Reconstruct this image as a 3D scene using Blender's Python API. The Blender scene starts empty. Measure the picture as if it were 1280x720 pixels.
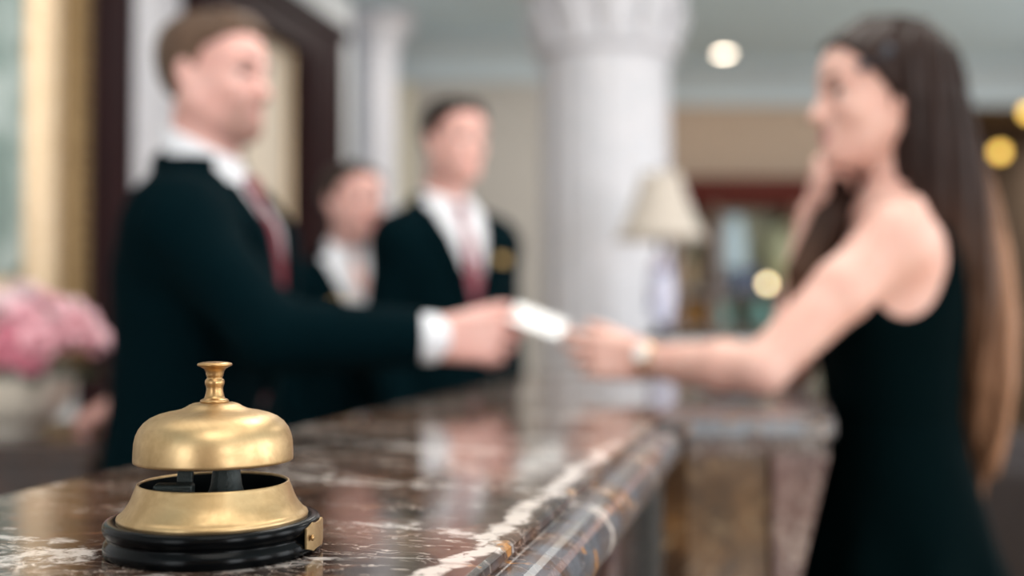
import bpy, bmesh, math, random
import numpy as np
from mathutils import Vector, Matrix, Euler

random.seed(7)
rng = np.random.default_rng(11)
SC = bpy.context.scene
COL = SC.collection
R = math.radians

# ------------------------------------------------------------------ camera
CAM_Z = 1.205
FPX = 1400.0
PITCH = math.atan(35.0 / FPX)
cam_d = bpy.data.cameras.new('camera')
cam = bpy.data.objects.new('camera', cam_d)
COL.objects.link(cam)
cam.location = (0, 0, CAM_Z)
cam.rotation_euler = (math.pi / 2 + PITCH, 0, 0)
cam_d.sensor_width = 36.0
cam_d.lens = 36.0 * FPX / 1280.0
cam_d.clip_start = 0.02
cam_d.dof.use_dof = True
cam_d.dof.focus_distance = 0.595
cam_d.dof.aperture_fstop = 2.45
SC.camera = cam


def at(px, py, Y):
    """world point at depth Y seen at a pixel of the 1280x720 photograph"""
    a = (px - 640) / FPX
    b = (360 - py) / FPX
    cp, sp = math.cos(PITCH), math.sin(PITCH)
    d = Vector((a, cp - b * sp, sp + b * cp))
    return Vector((0, 0, CAM_Z)) + d * (Y / d.y)


# ------------------------------------------------------------------ materials
def srgb(r, g, b):
    f = lambda c: (c / 255 / 12.92) if c <= 10 else ((c / 255 + 0.055) / 1.055) ** 2.4
    return (f(r), f(g), f(b), 1.0)


def mat(name, color, rough=0.5, metal=0.0, spec=0.5, bump=0.0, bscale=60.0, var=0.0, vscale=8.0, coat=0.0, sheen=0.0, emit=0.0, stretch=(1, 1, 1)):
    m = bpy.data.materials.new(name)
    m.use_nodes = True
    nt = m.node_tree
    p = nt.nodes['Principled BSDF']
    p.inputs['Base Color'].default_value = color
    p.inputs['Roughness'].default_value = rough
    p.inputs['Metallic'].default_value = metal
    p.inputs['Specular IOR Level'].default_value = spec
    p.inputs['Coat Weight'].default_value = coat
    p.inputs['Sheen Weight'].default_value = sheen
    if emit:
        p.inputs['Emission Color'].default_value = color
        p.inputs['Emission Strength'].default_value = emit
    tc = nt.nodes.new('ShaderNodeTexCoord')
    mp = nt.nodes.new('ShaderNodeMapping')
    mp.inputs['Scale'].default_value = stretch
    nt.links.new(tc.outputs['Object'], mp.inputs['Vector'])
    n = nt.nodes.new('ShaderNodeTexNoise')
    n.inputs['Scale'].default_value = vscale
    n.inputs['Detail'].default_value = 5
    nt.links.new(mp.outputs['Vector'], n.inputs['Vector'])
    mix = nt.nodes.new('ShaderNodeMix')
    mix.data_type = 'RGBA'
    v = max(var, 0.03)
    mix.inputs['A'].default_value = tuple(c * (1 - v) for c in color[:3]) + (1,)
    mix.inputs['B'].default_value = tuple(min(1, c * (1 + v)) for c in color[:3]) + (1,)
    nt.links.new(n.outputs['Fac'], mix.inputs['Factor'])
    nt.links.new(mix.outputs['Result'], p.inputs['Base Color'])
    if bump:
        n2 = nt.nodes.new('ShaderNodeTexNoise')
        n2.inputs['Scale'].default_value = bscale
        n2.inputs['Detail'].default_value = 3
        nt.links.new(mp.outputs['Vector'], n2.inputs['Vector'])
        b = nt.nodes.new('ShaderNodeBump')
        b.inputs['Strength'].default_value = bump
        b.inputs['Distance'].default_value = 0.004
        nt.links.new(n2.outputs['Fac'], b.inputs['Height'])
        nt.links.new(b.outputs['Normal'], p.inputs['Normal'])
    return m


class NT:
    """small helper for hand-wired node trees"""
    def __init__(s, name):
        s.m = bpy.data.materials.new(name)
        s.m.use_nodes = True
        s.t = s.m.node_tree
        s.p = s.t.nodes['Principled BSDF']

    def n(s, kind, ins=None, **props):
        nd = s.t.nodes.new(kind)
        for k, v in props.items():
            setattr(nd, k, v)
        for k, v in (ins or {}).items():
            s.set(nd, k, v)
        return nd

    def set(s, nd, k, v):
        if isinstance(v, bpy.types.NodeSocket):
            s.t.links.new(v, nd.inputs[k])
        else:
            nd.inputs[k].default_value = v

    def math(s, op, a, b=0.0, c=0.0, clamp=False):
        nd = s.n('ShaderNodeMath', {0: a, 1: b, 2: c}, operation=op, use_clamp=clamp)
        return nd.outputs[0]

    def mix(s, f, a, b):
        nd = s.t.nodes.new('ShaderNodeMix')
        nd.data_type = 'RGBA'
        s.set(nd, 'Factor', f); s.set(nd, 'A', a); s.set(nd, 'B', b)
        return nd.outputs['Result']

    def ramp(s, f, lo, hi, a=0.0, b=1.0):
        nd = s.n('ShaderNodeMapRange', {'Value': f, 'From Min': lo, 'From Max': hi, 'To Min': a, 'To Max': b}, interpolation_type='SMOOTHSTEP')
        return nd.outputs[0]

    def noise(s, vec, scale, detail=4, rough=0.55, dist=0.0):
        nd = s.n('ShaderNodeTexNoise', {'Vector': vec, 'Scale': scale, 'Detail': detail, 'Roughness': rough, 'Distortion': dist})
        return nd.outputs['Fac']


def marble(name, base_a, base_b, warm, vein, edge_vein=False, amount=1.0, rough=0.07):
    w = NT(name)
    tc = w.n('ShaderNodeTexCoord').outputs['Object']
    sep = w.n('ShaderNodeSeparateXYZ', {0: tc})
    big = w.noise(tc, 9.0, 6, 0.6, 0.6)
    med = w.noise(tc, 34.0, 6, 0.65, 1.2)
    fine = w.noise(tc, 140.0, 4, 0.6)
    c = w.mix(w.ramp(big, 0.35, 0.65), base_a, base_b)
    c = w.mix(w.ramp(med, 0.52, 0.72, 0.0, 0.75), c, warm)
    c = w.mix(w.ramp(fine, 0.45, 0.75, 0.0, 0.45), c, tuple(v * 0.35 for v in base_a[:3]) + (1,))
    # thin crooked veins: zero crossings of distorted noise
    mpv = w.n('ShaderNodeMapping', {'Vector': tc, 'Rotation': (0, 0, 0.5), 'Scale': (0.55, 1.3, 1.0)}).outputs[0]
    for sc_, wid, dist, off in ((7.0, 0.010, 1.4, 0.0), (15.0, 0.012, 2.0, 3.0), (28.0, 0.014, 2.4, 9.0)):
        shifted = w.n('ShaderNodeVectorMath', {0: mpv, 1: (off, off * 0.7, off)}, operation='ADD').outputs[0]
        n1 = w.noise(shifted, sc_, 4, 0.55, dist)
        gate = w.ramp(w.noise(shifted, sc_ * 0.45, 2), 0.46, 0.62)
        line = w.math('ABSOLUTE', w.math('SUBTRACT', n1, 0.5))
        v = w.math('MULTIPLY', w.ramp(line, 0.0, wid, 0.85 * amount, 0.0), gate)
        c = w.mix(v, c, vein)
    if edge_vein:
        # the broad white seam that follows the guest-side edge of this slab
        ny = w.n('ShaderNodeCombineXYZ', {0: 0.0, 1: sep.outputs[1], 2: 0.0}).outputs[0]
        wob = w.math('MULTIPLY', w.math('SUBTRACT', w.noise(ny, 16.0, 4, 0.6), 0.5), 0.055)
        jag = w.math('MULTIPLY', w.math('SUBTRACT', w.noise(tc, 75.0, 4, 0.7), 0.5), 0.012)
        ctr = w.math('ADD', w.math('ADD', wob, jag), -0.1600)
        dx = w.math('ABSOLUTE', w.math('SUBTRACT', sep.outputs[0], ctr))
        seam = w.ramp(dx, 0.0045, 0.0095, 0.92, 0.0)
        fade = w.math('MULTIPLY', w.ramp(sep.outputs[1], 0.95, 1.25, 1.0, 0.0), w.ramp(w.noise(ny, 30.0, 2), 0.22, 0.40))
        holes = w.ramp(w.noise(tc, 60.0, 3, 0.6, 1.0), 0.50, 0.66, 1.0, 0.25)
        seam = w.math('MULTIPLY', w.math('MULTIPLY', seam, fade), holes)
        c = w.mix(seam, c, srgb(236, 222, 214))
        # a few cloudy white patches across the slab
        patch_v = w.n('ShaderNodeMapping', {'Vector': tc, 'Location': (0.3, 0.45, 0.0), 'Scale': (5.0, 15.0, 1.0)}).outputs[0]
        pt = w.math('MULTIPLY', w.ramp(w.noise(patch_v, 1.0, 5, 0.6, 0.8), 0.535, 0.60), w.ramp(w.noise(tc, 55.0, 4, 0.7), 0.42, 0.6))
        c = w.mix(w.math('MULTIPLY', pt, 0.8), c, srgb(222, 212, 206))
        # rust markings on the edge moulding, and a blue-grey window reflection painted in
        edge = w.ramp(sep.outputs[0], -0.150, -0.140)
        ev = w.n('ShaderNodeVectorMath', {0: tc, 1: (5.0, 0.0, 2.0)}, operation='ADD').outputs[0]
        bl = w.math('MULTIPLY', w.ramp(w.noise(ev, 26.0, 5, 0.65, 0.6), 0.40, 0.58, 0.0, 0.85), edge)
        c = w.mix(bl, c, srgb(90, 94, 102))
        ru = w.math('MULTIPLY', w.ramp(w.noise(ev, 38.0, 3, 0.6, 0.5), 0.60, 0.68, 0.0, 0.8), w.ramp(sep.outputs[0], -0.165, -0.150))
        c = w.mix(ru, c, srgb(186, 128, 66))
    w.set(w.p, 'Base Color', c)
    rg_ = w.ramp(med, 0.3, 0.8, rough, rough + 0.06)
    if edge_vein:
        rg_ = w.math('ADD', rg_, w.ramp(sep.outputs[0], -0.148, -0.138, 0.0, 0.12))
    w.set(w.p, 'Roughness', rg_)
    w.p.inputs['Specular IOR Level'].default_value = 0.5
    return w.m


def wood(name, a, b, scale=6.0, stretch=(6, 6, 0.6), rough=0.3, coat=0.3):
    w = NT(name)
    tc = w.n('ShaderNodeTexCoord').outputs['Object']
    mp = w.n('ShaderNodeMapping', {'Vector': tc, 'Scale': stretch}).outputs[0]
    f = w.noise(mp, scale, 6, 0.6, 1.5)
    w.set(w.p, 'Base Color', w.mix(w.ramp(f, 0.3, 0.7), a, b))
    w.p.inputs['Roughness'].default_value = rough
    w.p.inputs['Coat Weight'].default_value = coat
    w.p.inputs['Specular IOR Level'].default_value = 0.15 if rough > 0.45 else 0.5
    return w.m


def brass(name, a, b, rough=0.28):
    w = NT(name)
    tc = w.n('ShaderNodeTexCoord').outputs['Object']
    f = w.noise(tc, 45.0, 6, 0.65, 0.4)
    g = w.noise(tc, 300.0, 3, 0.6)
    w.set(w.p, 'Base Color', w.mix(w.ramp(f, 0.35, 0.72), a, b))
    w.p.inputs['Metallic'].default_value = 1.0
    w.set(w.p, 'Roughness', w.ramp(f, 0.3, 0.75, rough, rough + 0.14))
    bp = w.n('ShaderNodeBump', {'Height': g, 'Strength': 0.08, 'Distance': 0.0006})
    w.set(w.p, 'Normal', bp.outputs[0])
    return w.m


def skin_mat(name, base, stubble=None, stubble_at=None, stubble_r=0.06, lips=None, HM=None, female=False):
    w = NT(name)
    tc = w.n('ShaderNodeTexCoord').outputs['Object']
    n = w.noise(tc, 22.0, 4)
    c = w.mix(w.ramp(n, 0.3, 0.7), base, (base[0] * 0.95, base[1] * 0.84, base[2] * 0.82, 1))
    if stubble:
        d = w.n('ShaderNodeVectorMath', {0: tc, 1: tuple(stubble_at)}, operation='DISTANCE').outputs['Value']
        k = w.math('MULTIPLY', w.ramp(d, stubble_r * 0.45, stubble_r, 0.75, 0.0), w.ramp(w.noise(tc, 120.0, 3), 0.2, 0.6, 0.6, 1.0))
        c = w.mix(k, c, stubble)
    if lips:
        # the lips, found in the head's own space
        lc = HM @ Vector((0.084, 0.0, -0.0628))
        e = HM.to_euler()
        q = w.n('ShaderNodeMapping', {'Vector': tc, 'Location': tuple(lc), 'Rotation': tuple(e), 'Scale': (0.024, 0.0235, 0.0118 if female else 0.0100)}, vector_type='TEXTURE').outputs[0]
        dl = w.n('ShaderNodeVectorMath', {0: q}, operation='LENGTH').outputs['Value']
        c = w.mix(w.ramp(dl, 0.80, 1.08, 1.0, 0.0), c, lips)
    w.set(w.p, 'Base Color', c)
    w.p.inputs['Roughness'].default_value = 0.5
    w.p.inputs['Subsurface Weight'].default_value = 0.12
    w.p.inputs['Subsurface Radius'].default_value = (0.012, 0.005, 0.003)
    w.p.inputs['Subsurface Scale'].default_value = 1.0
    return w.m


def hair_mat(name, dark, light=None, z_hi=0.0, z_lo=-0.5, back=None, strand=70.0):
    w = NT(name)
    tc = w.n('ShaderNodeTexCoord').outputs['Object']
    mp = w.n('ShaderNodeMapping', {'Vector': tc, 'Scale': (1, 1, 0.045)}).outputs[0]
    s = w.noise(mp, strand, 5, 0.6, 0.3)
    c = w.mix(w.ramp(s, 0.3, 0.75), dark, tuple(min(1, v * 1.9) for v in dark[:3]) + (1,))
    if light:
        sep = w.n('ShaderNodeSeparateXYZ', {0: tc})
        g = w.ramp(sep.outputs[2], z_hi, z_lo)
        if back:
            g2 = w.ramp(sep.outputs[0], back[0], back[1])  # paler back edge: backlight put into the hair colour
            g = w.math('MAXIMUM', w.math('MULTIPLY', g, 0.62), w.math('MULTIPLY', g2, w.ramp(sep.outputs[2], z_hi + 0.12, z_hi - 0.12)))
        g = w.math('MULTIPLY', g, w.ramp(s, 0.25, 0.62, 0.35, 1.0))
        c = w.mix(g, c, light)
    w.set(w.p, 'Base Color', c)
    w.p.inputs['Roughness'].default_value = 0.42
    w.p.inputs['Specular IOR Level'].default_value = 0.15
    bp = w.n('ShaderNodeBump', {'Height': s, 'Strength': 0.4, 'Distance': 0.004})
    w.set(w.p, 'Normal', bp.outputs[0])
    return w.m


# ------------------------------------------------------------------ objects
def link(o, parent=None):
    COL.objects.link(o)
    if parent is not None:
        o.parent = parent
    return o


def obj(name, me, m=None, parent=None, smooth=False, loc=None, rot=None):
    o = bpy.data.objects.new(name, me)
    link(o, parent)
    if m is not None and not me.materials:
        me.materials.append(m)
    if smooth:
        me.polygons.foreach_set('use_smooth', [True] * len(me.polygons))
    if loc is not None:
        o.location = loc
    if rot is not None:
        o.rotation_euler = rot
    return o


def tag(o, label, cat=None, group=None):
    o['label'] = label
    if cat:
        o['category'] = cat
    if group:
        o['group'] = group
    return o


def struct(o):
    o['kind'] = 'structure'
    return o


def thing(name, label, cat, loc=(0, 0, 0), rz=0.0, group=None):
    o = bpy.data.objects.new(name, None)
    COL.objects.link(o)
    o.empty_display_size = 0.1
    o.location = loc
    o.rotation_euler = (0, 0, rz)
    return tag(o, label, cat, group)


def copy_tree(o, parent=None):
    c = o.copy()
    COL.objects.link(c)
    if parent is not None:
        c.parent = parent
    for ch in list(o.children):
        copy_tree(ch, c)
    return c


def fin(bm, name='mesh'):
    bmesh.ops.recalc_face_normals(bm, faces=bm.faces)
    me = bpy.data.meshes.new(name)
    bm.to_mesh(me)
    bm.free()
    return me


def add_box(bm, lo, hi, M=None):
    vs = [bm.verts.new((x, y, z)) for x in (lo[0], hi[0]) for y in (lo[1], hi[1]) for z in (lo[2], hi[2])]
    for f in ((0, 1, 3, 2), (4, 6, 7, 5), (0, 4, 5, 1), (2, 3, 7, 6), (0, 2, 6, 4), (1, 5, 7, 3)):
        bm.faces.new([vs[i] for i in f])
    if M is not None:
        for v in vs:
            v.co = M @ v.co
    return vs


def box_me(lo, hi, bev=0.0, seg=2, M=None):
    bm = bmesh.new()
    add_box(bm, lo, hi, M)
    if bev:
        bmesh.ops.bevel(bm, geom=bm.edges[:], offset=bev, segments=seg, affect='EDGES', profile=0.5)
    return fin(bm)


def add_lathe(bm, prof, seg=48, c=(0, 0, 0), flute=0, fdepth=0.0, fz=None):
    rings = []
    for r, z in prof:
        ring = []
        for i in range(seg):
            a = 2 * math.pi * i / seg
            rr = r
            if flute and fz[0] < z < fz[1]:
                rr = r - fdepth * abs(math.sin(a * flute / 2)) ** 0.7
            ring.append(bm.verts.new((c[0] + rr * math.cos(a), c[1] + rr * math.sin(a), c[2] + z)))
        rings.append(ring)
    for k in range(len(rings) - 1):
        A, B = rings[k], rings[k + 1]
        for i in range(seg):
            j = (i + 1) % seg
            bm.faces.new((A[i], A[j], B[j], B[i]))
    return rings


def lathe_me(prof, seg=48, cap=True, **kw):
    bm = bmesh.new()
    rings = add_lathe(bm, prof, seg, **kw)
    if cap:
        if prof[0][0] > 1e-6:
            bm.faces.new(list(reversed(rings[0])))
        if prof[-1][0] > 1e-6:
            bm.faces.new(rings[-1])
    bmesh.ops.remove_doubles(bm, verts=bm.verts[:], dist=1e-6)
    return fin(bm)


def prism_me(poly, z0, z1, bev=0.0):
    bm = bmesh.new()
    a = [bm.verts.new((x, y, z0)) for x, y in poly]
    b = [bm.verts.new((x, y, z1)) for x, y in poly]
    bm.faces.new(list(reversed(a)))
    bm.faces.new(b)
    n = len(poly)
    for i in range(n):
        j = (i + 1) % n
        bm.faces.new((a[i], a[j], b[j], b[i]))
    if bev:
        bmesh.ops.bevel(bm, geom=bm.edges[:], offset=bev, segments=2, affect='EDGES', profile=0.5)
    return fin(bm)


def extrude_me(prof, y0, y1):
    """profile of (x, z) points swept along y"""
    bm = bmesh.new()
    a = [bm.verts.new((x, y0, z)) for x, z in prof]
    b = [bm.verts.new((x, y1, z)) for x, z in prof]
    n = len(prof)
    bm.faces.new(a)
    bm.faces.new(list(reversed(b)))
    for i in range(n):
        j = (i + 1) % n
        bm.faces.new((a[i], b[i], b[j], a[j]))
    return fin(bm)


def tube_me(pts, rad, seg=12, cap=True):
    bm = bmesh.new()
    add_tube(bm, pts, rad, seg)
    return fin(bm)


def add_tube(bm, pts, rad, seg=12):
    pts = [Vector(p) for p in pts]
    rad = rad if isinstance(rad, (list, tuple)) else [rad] * len(pts)
    rings = []
    up = None
    for i, p in enumerate(pts):
        t = (pts[min(i + 1, len(pts) - 1)] - pts[max(i - 1, 0)]).normalized()
        if up is None:
            up = t.orthogonal().normalized()
        else:
            up = (up - t * up.dot(t)).normalized()
        s = t.cross(up)
        rings.append([bm.verts.new(p + (up * math.cos(2 * math.pi * k / seg) + s * math.sin(2 * math.pi * k / seg)) * rad[i]) for k in range(seg)])
    for A, B in zip(rings, rings[1:]):
        for k in range(seg):
            j = (k + 1) % seg
            bm.faces.new((A[k], A[j], B[j], B[k]))
    bm.faces.new(list(reversed(rings[0])))
    bm.faces.new(rings[-1])


# ------------------------------------------------------------------ implicit surfaces for bodies and clothes
def smin(a, b, k):
    if k <= 0:
        return np.minimum(a, b)
    h = np.maximum(k - np.abs(a - b), 0) / k
    return np.minimum(a, b) - h * h * k * 0.25


class Prim:
    def __init__(s, f, lo, hi):
        s.f, s.lo, s.hi = f, np.array(lo, float), np.array(hi, float)

    def frame(s, M):
        """M: 4x4 Matrix placing this primitive's space in the body's space"""
        A = np.array(M)
        Ai = np.array(M.inverted())
        sc = float(M.to_scale()[0])
        cs = np.array([[x, y, z, 1] for x in (s.lo[0], s.hi[0]) for y in (s.lo[1], s.hi[1]) for z in (s.lo[2], s.hi[2])])
        w = cs @ A.T
        g = s.f

        def f(x, y, z):
            return sc * g(Ai[0, 0] * x + Ai[0, 1] * y + Ai[0, 2] * z + Ai[0, 3],
                          Ai[1, 0] * x + Ai[1, 1] * y + Ai[1, 2] * z + Ai[1, 3],
                          Ai[2, 0] * x + Ai[2, 1] * y + Ai[2, 2] * z + Ai[2, 3])
        return Prim(f, w[:, :3].min(0), w[:, :3].max(0))

    def off(s, d):
        g = s.f
        return Prim(lambda x, y, z: g(x, y, z) - d, s.lo - d, s.hi + d)

    def clip(s, h):
        """keep where h(x,y,z) < 0"""
        g = s.f
        return Prim(lambda x, y, z: np.maximum(g(x, y, z), h(x, y, z)), s.lo, s.hi)


def cone(a, b, ra, rb=None):
    a = np.array(a, float); b = np.array(b, float)
    rb = ra if rb is None else rb
    ba = b - a
    L = max(float(ba @ ba), 1e-12)

    def f(x, y, z):
        t = np.clip(((x - a[0]) * ba[0] + (y - a[1]) * ba[1] + (z - a[2]) * ba[2]) / L, 0, 1)
        return np.sqrt((x - a[0] - ba[0] * t) ** 2 + (y - a[1] - ba[1] * t) ** 2 + (z - a[2] - ba[2] * t) ** 2) - (ra + (rb - ra) * t)
    r = max(ra, rb)
    return Prim(f, np.minimum(a, b) - r, np.maximum(a, b) + r)


def ell(c, r, rot=None):
    r = np.array(r, float)

    def f(x, y, z):
        k0 = np.sqrt((x / r[0]) ** 2 + (y / r[1]) ** 2 + (z / r[2]) ** 2)
        k1 = np.sqrt((x / r[0] ** 2) ** 2 + (y / r[1] ** 2) ** 2 + (z / r[2] ** 2) ** 2)
        return k0 * (k0 - 1) / np.maximum(k1, 1e-6)
    p = Prim(f, -r, r)
    M = Matrix.Translation(Vector([float(v) for v in c]))
    if rot is not None:
        M = M @ Euler(rot).to_matrix().to_4x4()
    return p.frame(M)


def loft(secs, n=2.3):
    """secs: rows of z, cx, cy, rx, ry (z rising)"""
    S = np.array(secs, float)
    zz = np.linspace(S[0, 0], S[-1, 0], 160)
    # smooth the polyline a little
    cols = []
    for k in range(1, 5):
        v = np.interp(zz, S[:, 0], S[:, k])
        for _ in range(14):
            v[1:-1] = (v[:-2] + 2 * v[1:-1] + v[2:]) / 4
        cols.append(v)
    z0, z1 = S[0, 0], S[-1, 0]

    def f(x, y, z):
        cx, cy, rx, ry = (np.interp(z, zz, c) for c in cols)
        q = (np.abs((x - cx) / rx) ** n + np.abs((y - cy) / ry) ** n) ** (1 / n)
        d = (q - 1) * np.minimum(rx, ry)
        return np.maximum(d, np.maximum(z0 - z, z - z1))
    rm, ry = S[:, 3].max(), S[:, 4].max()
    return Prim(f, (S[:, 1].min() - rm, S[:, 2].min() - ry, z0), (S[:, 1].max() + rm, S[:, 2].max() + ry, z1))


def mesh_sdf(ops, h):
    """ops: list of (kind, prim, k); kind add / sub / cut. Returns verts, quads by naive surface nets."""
    adds = [o[1] for o in ops if o[0] == 'add']
    lo = np.min([p.lo for p in adds], 0) - 4 * h
    hi = np.max([p.hi for p in adds], 0) + 4 * h
    N = np.ceil((hi - lo) / h).astype(int) + 1
    X, Y, Z = (lo[i] + h * np.arange(N[i]) for i in range(3))
    F = np.full(N, 0.2, np.float32)
    for kind, p, k in ops:
        pad = k + 3 * h
        if kind == 'cut':
            sl = (slice(None),) * 3
        else:
            i0 = np.clip(np.floor((p.lo - pad - lo) / h).astype(int), 0, N)
            i1 = np.clip(np.ceil((p.hi + pad - lo) / h).astype(int) + 1, 0, N)
            if np.any(i1 <= i0):
                continue
            sl = tuple(slice(i0[i], i1[i]) for i in range(3))
        d = p.f(X[sl[0]][:, None, None], Y[sl[1]][None, :, None], Z[sl[2]][None, None, :])
        d = np.broadcast_to(d, F[sl].shape)
        if kind == 'add':
            F[sl] = smin(F[sl], d, k)
        elif kind == 'sub':
            F[sl] = -smin(-F[sl], d, k)
        else:
            F[sl] = np.maximum(F[sl], d)
    S = F < 0
    # clear the border so that the surface closes
    for ax in range(3):
        for e in (0, -1):
            idx = [slice(None)] * 3
            idx[ax] = e
            S[tuple(idx)] = False
            F[tuple(idx)] = np.maximum(F[tuple(idx)], 0.001)
    c = S[:-1, :-1, :-1].astype(np.int8)
    tot = np.zeros_like(c)
    for dx in (0, 1):
        for dy in (0, 1):
            for dz in (0, 1):
                tot += S[dx:N[0] - 1 + dx, dy:N[1] - 1 + dy, dz:N[2] - 1 + dz]
    act = (tot > 0) & (tot < 8)
    I = np.argwhere(act)
    idx = np.full(act.shape, -1, np.int64)
    idx[act] = np.arange(len(I))
    acc = np.zeros((len(I), 3)); cnt = np.zeros(len(I))
    for ax in range(3):
        o1, o2 = [a for a in range(3) if a != ax]
        for u in (0, 1):
            for v in (0, 1):
                a = I.copy(); a[:, o1] += u; a[:, o2] += v
                b = a.copy(); b[:, ax] += 1
                fa = F[a[:, 0], a[:, 1], a[:, 2]]; fb = F[b[:, 0], b[:, 1], b[:, 2]]
                m = (fa < 0) != (fb < 0)
                t = np.where(m, fa / np.where(m, fa - fb, 1), 0)
                pt = a.astype(float); pt[:, ax] += t
                acc[m] += pt[m]; cnt[m] += 1
    V = lo + h * acc / np.maximum(cnt, 1)[:, None]
    Q = []
    for ax in range(3):
        o1, o2 = (ax + 1) % 3, (ax + 2) % 3
        sa = [slice(1, -1)] * 3; sb = [slice(1, -1)] * 3
        sa[ax] = slice(0, -1); sb[ax] = slice(1, None)
        m = S[tuple(sa)] != S[tuple(sb)]
        E = np.argwhere(m)
        off = np.ones(3, int); off[ax] = 0
        E = E + off
        ins = S[E[:, 0], E[:, 1], E[:, 2]]
        e1 = np.zeros(3, int); e1[o1] = 1
        e2 = np.zeros(3, int); e2[o2] = 1
        g = lambda K: idx[K[:, 0], K[:, 1], K[:, 2]]
        q = np.stack([g(E - e1 - e2), g(E - e2), g(E), g(E - e1)], 1)
        q[~ins] = q[~ins][:, ::-1]
        Q.append(q)
    Q = np.concatenate(Q)
    Q = Q[(Q >= 0).all(1)]
    # one pass of gentle smoothing
    for lam in (0.5, -0.35):
        A = np.zeros_like(V); n = np.zeros(len(V))
        for i in range(4):
            j = (i + 1) % 4
            np.add.at(A, Q[:, i], V[Q[:, j]]); np.add.at(n, Q[:, i], 1)
            np.add.at(A, Q[:, j], V[Q[:, i]]); np.add.at(n, Q[:, j], 1)
        V = V + lam * (A / np.maximum(n, 1)[:, None] - V)
    return V, Q


def sdf_me(ops, h, name='mesh'):
    V, Q = mesh_sdf(ops, h)
    me = bpy.data.meshes.new(name)
    me.vertices.add(len(V))
    me.vertices.foreach_set('co', V.astype(np.float32).ravel())
    me.loops.add(len(Q) * 4)
    me.loops.foreach_set('vertex_index', Q.astype(np.int32).ravel())
    me.polygons.add(len(Q))
    me.polygons.foreach_set('loop_start', np.arange(0, len(Q) * 4, 4, dtype=np.int32))
    me.polygons.foreach_set('use_smooth', np.ones(len(Q), bool))
    me.update(calc_edges=True)
    me.validate()
    return me, V, Q

# ------------------------------------------------------------------ anatomy
def head_ops(M, female=False):
    """face looks along +x; origin halfway between chin and crown"""
    P = []
    A = lambda p, k=0.02: P.append(('add', p.frame(M), k))
    S = lambda p, k=0.012: P.append(('sub', p.frame(M), k))
    A(ell((-0.014, 0, 0.030), (0.097, 0.075, 0.083)), 0.0)
    A(ell((0.030, 0, -0.020), (0.058, 0.062, 0.085)), 0.03)
    A(ell((0.045, 0, 0.045), (0.042, 0.058, 0.045)), 0.03)           # forehead
    jw = 0.046 if female else 0.053
    jr = 0.018 if female else 0.021
    for s in (-1, 1):
        A(cone((-0.006, s * jw, -0.045), (0.058, s * 0.018, -0.092), jr + 0.004, jr), 0.03)
        A(ell((0.055, s * 0.036, -0.024), (0.026, 0.024, 0.024)), 0.02)  # cheek
    A(ell((0.076, 0, -0.091), (0.020, 0.020 if female else 0.024, 0.018)), 0.02)
    br = 0.006 if female else 0.009
    for s in (-1, 1):
        A(cone((0.083, s * 0.014, 0.022), (0.070, s * 0.046, 0.024), br, br - 0.002), 0.016)
        S(ell((0.087, s * 0.033, 0.003), (0.017, 0.020, 0.0115)), 0.010)
        A(cone((0.0800, s * 0.019, 0.0130), (0.0730, s * 0.047, 0.0110), 0.0045, 0.0045), 0.004)
        A(cone((0.0790, s * 0.019, -0.0070), (0.0725, s * 0.047, -0.0050), 0.0038, 0.0038), 0.004)
    nb = 0.100 if female else 0.103
    A(cone((0.084, 0, 0.012), (nb, 0, -0.026), 0.0075, 0.0105), 0.014)
    A(ell((nb + 0.003, 0, -0.030), (0.0115, 0.0115, 0.0095)), 0.010)
    for s in (-1, 1):
        A(ell((0.092, s * 0.0125, -0.034), (0.010, 0.0075, 0.0075)), 0.008)
        S(ell((0.098, s * 0.0065, -0.042), (0.005, 0.0035, 0.004)), 0.003)
    A(ell((0.074, 0, -0.060), (0.017, 0.030, 0.022)), 0.018)            # muzzle
    lp = 1.15 if female else 0.9
    A(ell((0.0860, 0, -0.0575), (0.0085, 0.022, 0.0055 * lp)), 0.005)
    A(ell((0.0845, 0, -0.0685), (0.0085, 0.019, 0.0062 * lp)), 0.005)
    S(cone((0.0960, -0.018, -0.0625), (0.0960, 0.018, -0.0625), 0.0025), 0.003)
    for s in (-1, 1):
        E = Matrix.Translation((-0.010, s * 0.076, -0.004)) @ Euler((0, -0.2, -s * 0.35)).to_matrix().to_4x4()
        P.append(('add', ell((0, 0, 0), (0.019, 0.0075, 0.032)).frame(M @ E), 0.006))
        P.append(('sub', ell((0.004, s * 0.009, 0.003), (0.010, 0.006, 0.019)).frame(M @ E), 0.004))
    return P


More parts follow.
